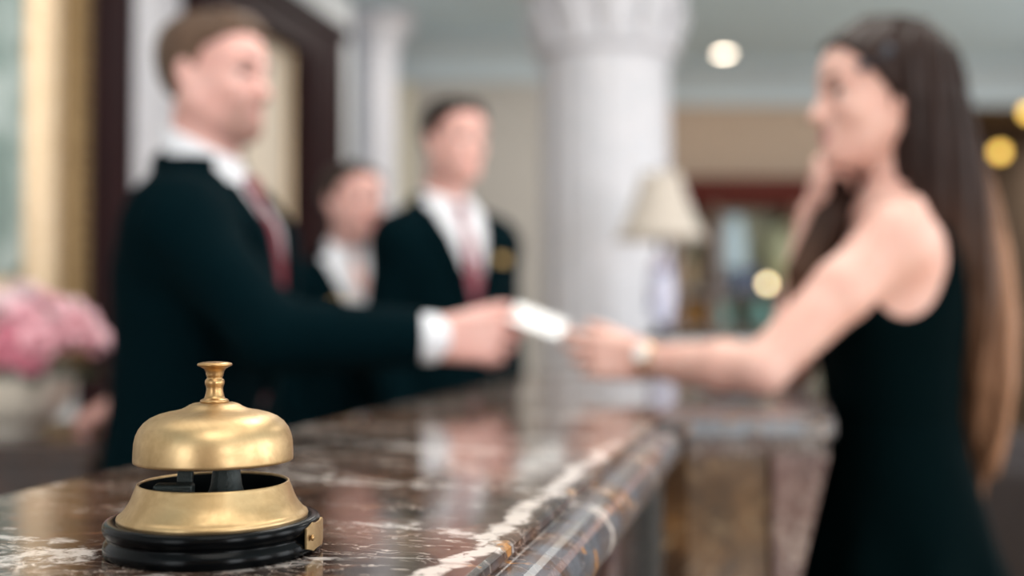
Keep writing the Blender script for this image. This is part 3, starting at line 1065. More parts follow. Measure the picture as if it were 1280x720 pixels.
    def hf(x, y, z):
        a = np.arctan2(y, x + 0.09)
        d = smin(fall.f(x, y, z), smin(skull(x, y, z), brow_(x, y, z), 0.03), 0.03)
        d = d + 0.0022 * np.sin(a * 46 + 9 * z + 2 * np.sin(7 * z)) + 0.0028 * np.sin(a * 17 - 7 * z)
        lim = np.interp(x + 0 * y, xs, zs)
        cut = (lim - z) * 0.6
        return np.maximum(d, cut)
    hops = [('add', Prim(hf, (-0.24, -0.13, 0.94), (0.12, 0.13, 1.70)), 0)]
    # locks: one over the far shoulder in front, loose tails at the back
    for k in range(7):
        u, v = math.cos(k * 2.4) * (0.010 + 0.0022 * k), math.sin(k * 2.4) * (0.007 + 0.0012 * k)
        pts = [(-0.015, -0.080, 1.575), (0.010 + 0.7 * u, -0.078 + 0.5 * v, 1.46), (0.060 + u, -0.050 + v, 1.37), (0.108 + 1.1 * u, -0.042 + v, 1.28), (0.122 + 0.8 * u, -0.042 + 0.6 * v, 1.16 + 0.02 * math.sin(k * 3))]
        for (p_, q_), (r0, r1) in zip(zip(pts, pts[1:]), ((0.015, 0.014), (0.014, 0.0165), (0.0165, 0.013), (0.013, 0.003))):
            hops.append(('add', cone(p_, q_, r0, r1), 0.005))
    for k in range(9):
        y = -0.08 + 0.021 * k
        x = -0.150 - 0.02 * math.sin(k * 2.1)
        zb = 0.965 + 0.045 * math.sin(k * 1.7 + 0.6)
        hops.append(('add', cone((x + 0.015, y, 1.22), (x, y * 0.75 + 0.01, 1.10), 0.015, 0.014), 0.012))
        hops.append(('add', cone((x, y * 0.75 + 0.01, 1.10), (x + 0.008, y * 0.5 + 0.02, zb), 0.014, 0.004), 0.008))
    me, _, _ = sdf_me(hops, 0.0042)
    hair = obj('hair', me, hair_mat('hair_balayage_painted_backlight', (0.0160, 0.0078, 0.0060, 1), (0.36, 0.180, 0.100, 1), 1.44, 0.98, (-0.120, -0.175), 80.0), root)  # balayage ends, plus a painted backlit rim along the back
    hair['label'] = 'long straight brown hair with lighter ends'
    # clip above the ear
    p0 = Vector((0.030, 0.071, 1.604))
    cm = box_me((-0.030, -0.005, -0.0085), (0.030, 0.005, 0.0085), 0.004, 3)
    cl = obj('hair_clip', cm, mat('clip_navy_enamel', (0.018, 0.026, 0.042, 1), 0.2), hair, True, p0 + Vector((0.0, 0.006, 0.0)))
    cl.rotation_euler = (0.35, 0.55, -0.25)
    # shoes
    SM = mat('shoe_black_patent', (0.006, 0.006, 0.007, 1), 0.15)
    for lg in legs:
        a = lg[2]
        so = [('add', cone(a + vec(0.0, 0, -0.055), a + vec(0.15, 0, -0.112), 0.036, 0.022), 0), ('add', cone(a + vec(-0.03, 0, -0.04), a + vec(-0.035, 0, -0.128), 0.024, 0.006), 0.012),
              ('sub', ell(a + vec(0.04, 0, -0.02), (0.07, 0.03, 0.05)), 0.01), ('cut', Prim(lambda x, y, z: -z, (0, 0, 0), (1, 1, 1)), 0)]
        me, _, _ = sdf_me(so, 0.005)
        obj('shoe', me, SM, root)
    return root


make_guest()

# the card between the two hands
cp = at(672, 401, 1.862)
card = obj('key_card', box_me((-0.047, -0.030, -0.0011), (0.047, 0.030, 0.0011), 0.0008, 2), mat('card_white', (0.86, 0.84, 0.83, 1), 0.35))
card.location = cp
card.rotation_euler = (R(30), R(20), R(-10))
tag(card, 'white card held between the hands of the man and the guest', 'card')

# ------------------------------------------------------------------ the marble counter
TOP = 1.08
AZ = -math.atan(0.2395)
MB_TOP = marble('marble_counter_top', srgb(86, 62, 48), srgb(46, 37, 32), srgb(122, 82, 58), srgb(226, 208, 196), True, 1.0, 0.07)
MB_SIDE = marble('marble_counter_front', srgb(84, 62, 54), srgb(60, 48, 44), srgb(116, 82, 62), srgb(190, 180, 175), False, 0.8, 0.10)
MB_GOLDEN = marble('marble_golden_brown', srgb(92, 66, 42), srgb(46, 34, 26), srgb(140, 100, 58), srgb(176, 150, 118), False, 0.6, 0.12)
MB_PURPLE = marble('marble_mauve_brown', srgb(104, 78, 74), srgb(84, 62, 60), srgb(128, 96, 86), srgb(190, 175, 165), False, 0.6, 0.12)

counter = thing('reception_counter', 'long polished brown marble reception counter with white veins under the bell', 'counter', (0, 0, 0), AZ)
E = -0.1449
prof = [(E - 0.387, -0.045), (E - 0.387, -0.006), (E - 0.382, 0.0), (E - 0.003, 0.0), (E, -0.002), (E + 0.0005, -0.006), (E - 0.001, -0.0085), (E + 0.002, -0.0095)]
for k in range(13):
    a = R(88) - R(150) * k / 12
    prof.append((E + 0.0085 + 0.0215 * math.cos(a), -0.0310 + 0.0215 * math.sin(a)))
prof += [(E + 0.016, -0.051), (E + 0.016, -0.053), (E + 0.008, -0.054)]
for k in range(9):
    a = R(90) * k / 8
    prof.append((E + 0.008 - 0.030 * math.sin(a), -0.084 + 0.030 * math.cos(a)))
prof += [(E - 0.026, -0.086), (E - 0.026, -0.096), (E - 0.34, -0.096), (E - 0.34, -0.045)]
Y1 = 2.46
me = extrude_me([(x, z + TOP) for x, z in prof], -0.45, Y1)
# finely cut ends so the polish shades evenly
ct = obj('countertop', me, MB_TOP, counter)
fr = obj('front_panel', box_me((E - 0.33, -0.43, 0.0), (E - 0.032, Y1 - 0.02, TOP - 0.096)), MB_SIDE, counter)
# raised panels and pilaster strips on the guest side
s = -0.35
while s < 1.0:
    pm = box_me((E - 0.032, s + 0.03, 0.18), (E - 0.024, s + 0.40, TOP - 0.16), 0.004)
    pn = obj('raised_panel', pm, MB_SIDE, counter)
    obj('panel_border', extrude_me([(E - 0.032, 0.10), (E - 0.014, 0.10), (E - 0.014, 0.13), (E - 0.022, 0.15), (E - 0.032, 0.15)], s + 0.0, s + 0.43), MB_SIDE, pn)
    s += 0.47
for sp in (0.62, 0.90, 1.12):
    bm = bmesh.new()
    add_tube(bm, [(E - 0.026, sp, 0.02), (E - 0.026, sp, TOP - 0.097)], 0.013, 16)
    obj('column_strip', fin(bm), MB_PURPLE, counter, True)


def inv(X, Y):
    """world to counter space"""
    c, s_ = math.cos(-AZ), math.sin(-AZ)
    return (X * c - Y * s_, X * s_ + Y * c)


# the end of the counter that steps out towards the guest
P1 = inv(0.206, 1.350); P2 = inv(0.397, 1.378)
q1 = (E, P1[1]); q2 = P1; q3 = P2
q4 = (P2[0], Y1); q5 = (E, Y1)
blk = obj('end_ledge', prism_me([(E + 0.0005, P1[1] - 0.004), q2, q3, q4, (E + 0.0005, Y1)], TOP - 0.024, TOP, 0.003), MB_TOP, counter)
dx, dy = (P2[0] - P1[0]), (P2[1] - P1[1])
ln = math.hypot(dx, dy)
ux, uy = dx / ln, dy / ln
vx, vy = -uy, ux
# body of the end: its outer side leans in towards the floor
bm = bmesh.new()
zt, zk = TOP - 0.024, 0.52


def fp(u, v):
    return (P1[0] + ux * u + vx * v, P1[1] + uy * u + vy * v)


def ring(u1, z):
    pts = [fp(0.010, 0.014), fp(u1, 0.014)]
    dirx = 0.0
    far = (pts[1][0], Y1 - 0.02)
    return [bm.verts.new((x, y, z)) for x, y in [pts[0], pts[1], far, (E + 0.004, Y1 - 0.02), (E + 0.004, pts[0][1])]]


levels = [ring(ln - 0.150, 0.0), ring(ln - 0.150, zk), ring(ln - 0.070, 0.80), ring(ln - 0.012, zt)]
for A_, B_ in zip(levels, levels[1:]):
    for i in range(5):
        j = (i + 1) % 5
        bm.faces.new((A_[i], A_[j], B_[j], B_[i]))
bm.faces.new(list(reversed(levels[0]))); bm.faces.new(levels[-1])
obj('end_body', fin(bm), MB_GOLDEN, counter)


def front_strip(name, u0, u1, z0, z1, v0, v1, m, lean=0.0, lean1=0.0):
    bm = bmesh.new()
    c = []
    for z, sh, sh1 in ((z0, lean, lean1), (z1, 0, 0)):
        for u, v in ((u0 - sh, v0), (u1 - sh1, v0), (u1 - sh1, v1), (u0 - sh, v1)):
            x, y = fp(u, v)
            c.append(bm.verts.new((x, y, z)))
    for f in ((3, 2, 1, 0), (4, 5, 6, 7), (0, 1, 5, 4), (1, 2, 6, 5), (2, 3, 7, 6), (3, 0, 4, 7)):
        bm.faces.new([c[i] for i in f])
    bmesh.ops.bevel(bm, geom=bm.edges[:], offset=0.002, segments=2, affect='EDGES')
    return obj(name, fin(bm), m, counter)


front_strip('end_moulding', 0.006, ln - 0.006, TOP - 0.044, TOP - 0.0245, 0.004, 0.016, MB_SIDE)
front_strip('pilaster', ln - 0.080, ln - 0.040, 0.80, TOP - 0.0445, 0.002, 0.015, MB_PURPLE, 0.0, 0.034)
front_strip('scroll_bracket', ln - 0.038, ln - 0.004, 0.80, TOP - 0.0445, 0.006, 0.030, MB_PURPLE, 0.037, 0.062)

# ------------------------------------------------------------------ the service bell
BR = brass('bell_brass', (0.53, 0.365, 0.19, 1), (0.39, 0.26, 0.125, 1), 0.36)
BR_KNOB = brass('knob_brass', (0.50, 0.31, 0.14, 1), (0.34, 0.20, 0.085, 1), 0.27)
BLK = mat('bell_black_lacquer', (0.0012, 0.0016, 0.0020, 1), 0.2, coat=0.0, spec=0.10, bump=0.02, bscale=200)
BLK_IN = mat('bell_black_interior', (0.006, 0.008, 0.009, 1), 0.45)
IRON = mat('bell_dark_iron', (0.020, 0.027, 0.025, 1), 0.5, metal=0.4, bump=0.2, bscale=500)
bp = at(267, 683, 0.604)
bell = thing('service_bell', 'brass service bell on black base standing on the marble counter', 'bell', (bp.x, bp.y, TOP))
bell.scale = (0.945, 0.945, 1.0)
seg = 96
K = 1.0
base = obj('base', lathe_me([(0, 0), (0.0575, 0), (0.0592, 0.0012), (0.0596, 0.0040), (0.0590, 0.0066), (0.0574, 0.0082), (0.0570, 0.0092), (0.0578, 0.0102), (0.0592, 0.0118), (0.0599, 0.0140), (0.0597, 0.0160), (0.0588, 0.0172), (0.0572, 0.0178), (0.0535, 0.0178), (0, 0.0176)], seg), BLK, bell, True)
cup = [(0.0525, 0.0176), (0.0528, 0.0186), (0.0524, 0.0196), (0.0512, 0.0204), (0.0502, 0.0210), (0.0497, 0.0217), (0.0480, 0.0236), (0.0461, 0.0264), (0.0446, 0.0296), (0.0432, 0.0332), (0.0422, 0.0352), (0.0420, 0.0360), (0.0414, 0.0364), (0.0407, 0.0361)]
cupo = obj('cup', lathe_me(cup + [(0.0405, 0.0356), (0.0410, 0.0340), (0.0440, 0.0280), (0.0480, 0.0215), (0.0495, 0.0180)], seg, cap=False), BR, bell, True)
obj('cup_lining', lathe_me([(0.0404, 0.0352), (0.0408, 0.0340), (0.0436, 0.0280), (0.0474, 0.0215), (0.0480, 0.0182), (0.0, 0.0182)], seg, cap=False), BLK_IN, cupo, True)
dome_out = [(0.0432, 0.0478), (0.0436, 0.0474), (0.0441, 0.0478), (0.0442, 0.0490), (0.0441, 0.0530), (0.0438, 0.0575), (0.0430, 0.0612), (0.0414, 0.0648), (0.0388, 0.0680), (0.0354, 0.0705), (0.0312, 0.0723), (0.0265, 0.0735), (0.0220, 0.0743), (0.0185, 0.0751), (0.0158, 0.0763), (0.0138, 0.0775), (0.0118, 0.0782), (0.0080, 0.0785), (0, 0.0785)]
dome_in = [(0.0, 0.0765), (0.0120, 0.0762), (0.0260, 0.0718), (0.0350, 0.0685), (0.0400, 0.0635), (0.0420, 0.0580), (0.0428, 0.0500), (0.0432, 0.0478)]
obj('dome', lathe_me(dome_in + dome_out[1:], seg, cap=False), BR, bell, True)
kn = obj('striker_knob', lathe_me([(0, 0.0783), (0.0079, 0.0783), (0.0080, 0.0796), (0.0072, 0.0803), (0.0058, 0.0808), (0.0053, 0.0822), (0.0048, 0.0842), (0.0046, 0.0862), (0.0049, 0.0874), (0.0054, 0.0884), (0.0055, 0.0896), (0.0051, 0.0908), (0.0043, 0.0914), (0.0043, 0.0920), (0.0047, 0.0926), (0.0049, 0.0936), (0.0051, 0.0950), (0.0060, 0.0966), (0.0078, 0.0976), (0.0094, 0.0982), (0.0098, 0.0989), (0.0094, 0.0996), (0.0070, 0.1002), (0.0035, 0.1005), (0, 0.1006)], 64), BR_KNOB, bell, True)
# the works inside
st = obj('post', lathe_me([(0.017, 0.0182), (0.015, 0.021), (0.0115, 0.026), (0.0088, 0.034), (0.0074, 0.044), (0.0068, 0.056), (0.0066, 0.0766)], 32), IRON, bell, True, (0.006, 0.004, 0))
obj('hammer_arm', box_me((-0.0042, -0.0028, 0.024), (0.0042, 0.0028, 0.066), 0.0008), IRON, bell, False, (-0.0165, -0.008, 0), (0, 0.06, 0.15))
obj('hammer_bracket', box_me((-0.0105, -0.006, 0.0182), (0.0105, 0.006, 0.0375), 0.0016, 3), IRON, bell, False, (-0.0175, -0.017, 0), (0, 0, 0.12))
obj('pivot_pin', tube_me([(-0.031, -0.012, 0.029), (0.0, -0.012, 0.029)], 0.0016, 10), IRON, bell, True)
# small brass plate wrapped on the side of the base
bm = bmesh.new()
ng, nz = 16, 14
g = []
for i in range(ng + 1):
    a = -0.27 + 0.54 * i / ng
    half = 0.0074 - 0.0022 * abs(math.cos(math.pi * i / ng * 2)) * (0.35 + 0.65 * abs(2 * i / ng - 1))
    g.append([(a, 0.0094 - half + 2 * half * j / nz) for j in range(nz + 1)])
lay = []
for rr in (0.0600, 0.0612):
    lay.append([[bm.verts.new((rr * math.cos(a), rr * math.sin(a), z)) for a, z in row] for row in g])
for i in range(ng):
    for j in range(nz):
        for ly in lay:
            bm.faces.new((ly[i][j], ly[i + 1][j], ly[i + 1][j + 1], ly[i][j + 1]))
for i in range(ng):
    for j in (0, nz):
        bm.faces.new((lay[0][i][j], lay[0][i + 1][j], lay[1][i + 1][j], lay[1][i][j]))
for j in range(nz):
    for i in (0, ng):
        bm.faces.new((lay[0][i][j], lay[0][i][j + 1], lay[1][i][j + 1], lay[1][i][j]))
plate = obj('side_plate', fin(bm), BR, bell, False, None, (0, 0, R(-6)))
plate['label'] = 'small brass plate screwed to the base'
bm = bmesh.new()
bmesh.ops.create_uvsphere(bm, u_segments=14, v_segments=8, radius=0.0017, matrix=Matrix.Translation((0.0612, -0.0125, 0.0096)) @ Matrix.Diagonal((0.6, 1, 1, 1)))
obj('screw', fin(bm), BR_KNOB, plate, True)

# ------------------------------------------------------------------ room shell
CEIL = 3.2
W_WHITE = mat('plaster_white', srgb(214, 216, 218), 0.6, var=0.03, vscale=2)
W_BEIGE = mat('wall_beige_paint', srgb(182, 158, 137), 0.7, var=0.04, vscale=3, bump=0.05)
W_GREY = mat('wall_warm_grey_paint', srgb(176, 169, 161), 0.7, var=0.04, vscale=3, bump=0.05)
W_CEIL = mat('ceiling_paint', srgb(198, 217, 226), 0.75, var=0.03, vscale=2)
M_STONE = marble('column_white_marble', srgb(216, 213, 218), srgb(208, 207, 213), srgb(212, 209, 212), srgb(186, 188, 194), False, 0.4, 0.32)
M_DARKWOOD = wood('mahogany_dark', srgb(42, 15, 18), srgb(26, 8, 11), 5, (7, 7, 0.6), 0.6, 0.0)
M_REDWOOD = wood('mahogany_red', srgb(98, 38, 28), srgb(66, 24, 18), 5, (0.6, 6, 6), 0.5, 0.0)
M_WOOD = wood('cabinet_wood', srgb(66, 40, 30), srgb(38, 23, 18), 5, (6, 6, 0.7), 0.3, 0.25)
M_WOOD_L = wood('cabinet_wood_light', srgb(122, 82, 52), srgb(98, 62, 38), 5, (6, 6, 0.7), 0.35, 0.2)
M_FRAME = brass('frame_gilt', (0.72, 0.55, 0.38, 1), (0.58, 0.42, 0.26, 1), 0.42)
M_FRAME_D = brass('frame_gilt_carved', (0.30, 0.20, 0.10, 1), (0.17, 0.105, 0.05, 1), 0.42)


def floor_mat():
    w = NT('floor_beige_stone')
    tc = w.n('ShaderNodeTexCoord').outputs['Object']
    n = w.noise(tc, 1.6, 6, 0.6, 0.8)
    c = w.mix(w.ramp(n, 0.3, 0.7), srgb(206, 190, 168), srgb(186, 166, 142))
    br = w.n('ShaderNodeTexBrick', {'Vector': tc, 'Scale': 1.0, 'Mortar Size': 0.006, 'Brick Width': 0.8, 'Row Height': 0.8, 'Color1': (1, 1, 1, 1), 'Color2': (1, 1, 1, 1), 'Mortar': (0, 0, 0, 1)}, offset=0.0)
    c = w.mix(br.outputs['Fac'], c, srgb(150, 132, 112))
    w.set(w.p, 'Base Color', c)
    w.p.inputs['Roughness'].default_value = 0.18
    return w.m


struct(obj('floor', box_me((-4.5, -4.2, -0.1), (6.0, 15.0, 0.0)), floor_mat()))
struct(obj('ceiling', box_me((-4.5, -4.2, CEIL), (6.0, 9.2, CEIL + 0.1)), W_CEIL))
# left wall runs parallel to the counter
WX = -2.58
struct(obj('wall_left', box_me((WX - 0.15, -4.4, 0), (WX, 6.50, CEIL)), W_WHITE, None, False, None, (0, 0, AZ)))
struct(obj('wall_back', box_me((-2.6, 8.1, 0), (0.40, 8.25, CEIL)), W_GREY))
bm = bmesh.new()
add_box(bm, (0.25, 9.0, 0), (3.62, 9.15, CEIL)); add_box(bm, (0.25, 8.25, 0), (0.40, 9.0, CEIL)); add_box(bm, (3.62, 9.0, 2.92), (5.5, 9.15, CEIL))
struct(obj('wall_far', fin(bm), W_BEIGE))


W_CORNICE = mat('cornice_grey_white', srgb(186, 196, 200), 0.6, var=0.03, vscale=2)


def cornice_prof(d=0.26, hh=0.30):
    p = [(0, 0), (0, -hh), (0.03, -hh), (0.035, -hh + 0.05)]
    for k in range(9):
        a = R(90) * k / 8
        p.append((0.04 + (d - 0.09) * (1 - math.cos(a)), -hh + 0.06 + (hh - 0.12) * math.sin(a)))
    p += [(d - 0.03, -0.05), (d, -0.05), (d, 0)]
    return p


def cornice(name, x0, x1, y):
    me = extrude_me([(a, b) for a, b in cornice_prof()], x0, x1)
    # profile x becomes -Y, sweep y becomes X
    for v in me.vertices:
        a, b, c = v.co
        v.co = (b, y - a, CEIL + c)
    me.flip_normals()
    return struct(obj(name, me, W_CORNICE))


cornice('trim_1', -2.5, 0.25, 8.1)
cornice('trim_2', 0.40, 5.5, 9.0)
tx = at(506, 300, 8.08).x
struct(obj('trim_3', box_me((tx - 0.05, 8.05, 0), (tx + 0.04, 8.1, 2.9), 0.008), mat('trim_cream', srgb(214, 204, 180), 0.6)))

# hallway at the far side
W_BROWN = mat('hall_brown_panelling', srgb(112, 92, 74), 0.6, var=0.1, vscale=3)
struct(obj('wall_hall_side', box_me((3.47, 9.15, 0), (3.62, 14.0, 3.2)), W_BROWN))
struct(obj('wall_hall_end', box_me((3.47, 14.0, 0), (5.6, 14.15, 3.2)), W_BROWN))
struct(obj('ceiling_hall', box_me((3.47, 9.15, 3.1), (5.6, 14.0, 3.2)), W_BROWN))
# right wall and wall behind with tall windows
WIN_R = [(-2.6, -0.9), (0.2, 1.9), (3.0, 4.7), (5.8, 7.5)]
WIN_B = [(-3.4, -1.6), (2.6, 4.4)]
Z0, Z1 = 0.55, 2.85


def wall_with_openings(along, span, openings, depth0, depth1):
    bm = bmesh.new()
    def bx(a, b, z0, z1):
        if along == 'y':
            add_box(bm, (depth0, a, z0), (depth1, b, z1))
        else:
            add_box(bm, (a, depth0, z0), (b, depth1, z1))
    c = span[0]
    for a, b in openings:
        bx(c, a, 0, CEIL); bx(a, b, 0, Z0); bx(a, b, Z1, CEIL)
        c = b
    bx(c, span[1], 0, CEIL)
    return fin(bm)


struct(obj('wall_right', wall_with_openings('y', (-4.2, 14.15), WIN_R, 5.5, 5.65), W_BEIGE))
struct(obj('wall_behind', wall_with_openings('x', (-4.5, 5.5), WIN_B, -4.2, -4.05), W_BEIGE))
k = 1
M_SASH = mat('window_white_paint', srgb(225, 225, 222), 0.4)
for a, b in WIN_R + WIN_B:
    right = (a, b) in WIN_R
    bm = bmesh.new()
    t = 0.05
    m = (a + b) / 2
    for u0, u1, z0, z1 in ((a, a + t, Z0, Z1), (b - t, b, Z0, Z1), (m - t / 2, m + t / 2, Z0, Z1), (a, b, Z0, Z0 + t), (a, b, Z1 - t, Z1), (a, b, 2.1, 2.1 + t)):
        if right:
            add_box(bm, (5.54, u0, z0), (5.59, u1, z1))
        else:
            add_box(bm, (u0, -4.15, z0), (u1, -4.10, z1))
    struct(obj('window_%d' % k, fin(bm), M_SASH))
    k += 1

# ------------------------------------------------------------------ left wall furnishings, in wall space
WR = (0, 0, AZ)


def on_wall(name, label, cat, sc_):
    c, s_ = math.cos(AZ), math.sin(AZ)
    x, y = WX, sc_
    return thing(name, label, cat, (x * c - y * s_, x * s_ + y * c, 0), AZ)


# gilt mirror
mr = on_wall('framed_picture', 'tall pale picture in wide gilt carved frame above the pink flowers', 'picture', 2.77)
s0, s1, zb, zt = -0.94, 0.94, 1.02, 2.80


def frame_ring(prof, s0, s1, z0, z1):
    """picture-frame moulding: profile of (inset, outward) points"""
    bm = bmesh.new()
    rings = []
    for ins, out in prof:
        rings.append([bm.verts.new((out, y, z)) for y, z in ((s0 + ins, z0 + ins), (s1 - ins, z0 + ins), (s1 - ins, z1 - ins), (s0 + ins, z1 - ins))])
    for A_, B_ in zip(rings, rings[1:]):
        for i in range(4):
            j = (i + 1) % 4
            bm.faces.new((A_[i], A_[j], B_[j], B_[i]))
    for i in range(4):
        j = (i + 1) % 4
        bm.faces.new((rings[-1][i], rings[-1][j], rings[0][j], rings[0][i]))
    return fin(bm)


fo = obj('frame', frame_ring([(0, 0.0), (0, 0.05), (0.02, 0.075), (0.06, 0.085), (0.10, 0.07), (0.145, 0.055), (0.15, 0.0)], s0, s1, zb, zt), M_FRAME_D, mr)
fo['label'] = 'dark carved outer frame'
# carved bosses along the outer moulding
for y in (s0 + 0.06, s1 - 0.06):
    bm = bmesh.new()
    for i in range(30):
        z = zb + 0.06 + (zt - zb - 0.12) * i / 29
        bmesh.ops.create_icosphere(bm, subdivisions=1, radius=0.032, matrix=Matrix.Translation((0.082, y, z)) @ Matrix.Diagonal((0.5, 1.1, 0.95, 1)))
    obj('carving', fin(bm), M_FRAME_D, fo, True)
fi = obj('gilt_moulding', frame_ring([(0.150, 0.0), (0.150, 0.045), (0.170, 0.062), (0.215, 0.064), (0.270, 0.045), (0.315, 0.020), (0.318, 0.0)], s0, s1, zb, zt), M_FRAME, mr)
fi['label'] = 'bright gilt inner moulding'
MM = NT('picture_pale_landscape')
tcp = MM.n('ShaderNodeTexCoord').outputs['Object']
pa = MM.noise(tcp, 3.2, 4, 0.55, 0.6)
pb = MM.noise(MM.n('ShaderNodeVectorMath', {0: tcp, 1: (3.0, 1.0, 5.0)}, operation='ADD').outputs[0], 4.5, 4, 0.6, 0.8)
cc = MM.mix(MM.ramp(pa, 0.38, 0.62), srgb(178, 190, 186), srgb(128, 146, 140))
cc = MM.mix(MM.ramp(pb, 0.56, 0.66), cc, srgb(72, 84, 72))
MM.set(MM.p, 'Base Color', cc)
MM.p.inputs['Roughness'].default_value = 0.35
obj('canvas', box_me((0.002, s0 + 0.31, zb + 0.31), (0.012, s1 - 0.31, zt - 0.31)), MM.m, mr)

# mahogany panel beside it
pn = on_wall('wood_panel', 'dark mahogany wall panel between gilt picture frame and white pilaster', 'panel', 3.87)
b0 = obj('board', box_me((0, -0.150, 0), (0.05, 0.150, 3.14), 0.006), M_DARKWOOD, pn)
obj('raised_field', box_me((0.05, -0.085, 0.25), (0.062, 0.085, 2.95), 0.005), M_DARKWOOD, pn)
# white pilaster
pl = on_wall('pilaster', 'flat white wall pilaster behind the receptionist', 'pilaster', 4.35)
obj('shaft', box_me((0, -0.33, 0.20), (0.06, 0.33, 2.92), 0.008), M_STONE, pl)
obj('base', box_me((0, -0.36, 0), (0.085, 0.36, 0.20), 0.012), M_STONE, pl)
obj('capital', box_me((0, -0.37, 2.92), (0.10, 0.37, 3.18), 0.02), M_STONE, pl)
# doorway in dark wood
dr = struct(obj('door_1', box_me((0.0, -0.40, 0.0), (0.030, 0.40, 2.62)), mat('door_cream_paint', srgb(226, 212, 194), 0.5, var=0.04), None))
c_, s_ = math.cos(AZ), math.sin(AZ)
dc = 5.14
dr.location = (WX * c_ - dc * s_, WX * s_ + dc * c_, 0)
dr.rotation_euler = (0, 0, AZ)
bm = bmesh.new()
for z0, z1 in ((0.2, 1.15), (1.3, 2.5)):
    add_box(bm, (0.030, -0.28, z0), (0.042, 0.22, z1))
obj('door_panel', fin(bm), mat('door_panel_cream', srgb(230, 216, 198), 0.45), dr)
obj('gilt_trim', frame_ring([(0, 0.03), (0, 0.055), (0.008, 0.060), (0.018, 0.050), (0.022, 0.03)], -0.36, 0.36, 0.0, 2.62), M_FRAME, dr)
bm = bmesh.new()
for y0, y1, d in ((-0.78, -0.36, 0.14), (0.36, 0.90, 0.14)):
    add_box(bm, (0, y0, 0), (d, y1, 2.80)); add_box(bm, (d, y0 + 0.07, 0.25), (d + 0.015, y1 - 0.07, 2.6))
    add_box(bm, (0, y0 - 0.0, 0), (d + 0.03, y1, 0.2))
add_box(bm, (0, -0.36, 2.62), (0.14, 0.36, 2.80)); add_box(bm, (0, -0.80, 2.80), (0.17, 0.92, 2.86))
fr = obj('door_casing', fin(bm), M_DARKWOOD, dr)
obj('door_handle', tube_me([(0.042, 0.30, 1.05), (0.085, 0.30, 1.05), (0.085, 0.20, 1.05)], 0.009, 10), M_FRAME, dr, True)

# ------------------------------------------------------------------ columns


def make_column(label, x, y, r, zc, flare, ab=0.32):
    t = thing('column', label, 'column', (x, y, 0))
    obj('plinth', box_me((-r * 1.4, -r * 1.4, 0), (r * 1.4, r * 1.4, 0.16), 0.01), M_STONE, t)
    obj('base', lathe_me([(r * 1.35, 0.16), (r * 1.38, 0.20), (r * 1.34, 0.25), (r * 1.2, 0.27), (r * 1.16, 0.30), (r * 1.22, 0.33), (r * 1.2, 0.37), (r * 1.05, 0.39), (r * 1.02, 0.42)], 64), M_STONE, t, True)
    obj('shaft', lathe_me([(r * 1.02, 0.42), (r, 0.50), (r, 0.52), (r, 1.2), (r * 0.99, 1.9), (r * 0.98, zc - 0.10), (r * 0.98, zc - 0.06), (r, zc)], 160, flute=20, fdepth=r * 0.035, fz=(0.51, zc - 0.08)), M_STONE, t, True)
    cp_ = lathe_me([(r, zc), (r * 1.10, zc + 0.01), (r * 1.12, zc + 0.035), (r * 1.05, zc + 0.05), (r * 1.08, zc + 0.4 * (CEIL - ab - zc - 0.06)), (r * 1.16, zc + 0.65 * (CEIL - ab - zc - 0.06)), (flare * 0.94, CEIL - ab - 0.06), (flare, CEIL - ab - 0.03), (flare * 1.0, CEIL - ab)], 64)
    cpo = obj('capital', cp_, M_STONE, t, True)
    # leaves around the capital
    bm = bmesh.new()
    for i in range(12):
        a = 2 * math.pi * i / 12
        m_ = Matrix.Rotation(a, 4, 'Z') @ Matrix.Translation((r * 1.13, 0, zc + 0.13)) @ Euler((0, 0.35, 0)).to_matrix().to_4x4() @ Matrix.Diagonal((0.16, 0.42, 1.0, 1))
        bmesh.ops.create_uvsphere(bm, u_segments=10, v_segments=8, radius=0.12 * r / 0.3, matrix=m_)
    obj('acanthus_leaves', fin(bm), M_STONE, cpo, True)
    obj('abacus', box_me((-flare * 1.02, -flare * 1.02, CEIL - ab), (flare * 1.02, flare * 1.02, CEIL - 0.001), 0.015), M_STONE, t)
    return t


p = at(757, 300, 5.4)
make_column('thick white fluted marble column standing beyond the table lamp', p.x, 5.4, 0.315, 2.44, 0.43)
p = at(469, 300, 7.4)
make_column('slim white column beside the dark door casing, behind the staff', p.x, 7.4, 0.145, 2.95, 0.25, 0.03)

# ------------------------------------------------------------------ back cabinet, bowl and flowers
cab = thing('low_cabinet', 'dark wooden low cabinet under the flower bowl, beside the receptionist', 'cabinet', (-1.39, 2.50, 0))
obj('carcass', box_me((-0.54, -0.25, 0.06), (0.54, 0.25, 0.915), 0.004), M_WOOD, cab)
obj('top', box_me((-0.56, -0.27, 0.915), (0.56, 0.27, 0.95), 0.008), M_WOOD, cab)
obj('plinth', box_me((-0.52, -0.23, 0), (0.52, 0.23, 0.06)), M_WOOD, cab)
for i in range(3):
    x0 = -0.52 + 0.35 * i
    d = obj('door', box_me((x0, -0.268, 0.10), (x0 + 0.335, -0.25, 0.88), 0.004), M_WOOD, cab)
    obj('door_stile', box_me((x0 + 0.275, -0.275, 0.12), (x0 + 0.325, -0.268, 0.86), 0.002), M_WOOD_L, d)
    bm = bmesh.new()
    bmesh.ops.create_uvsphere(bm, u_segments=14, v_segments=8, radius=0.012, matrix=Matrix.Translation((x0 + 0.03, -0.278, 0.55)))
    obj('knob', fin(bm), M_FRAME, d, True)

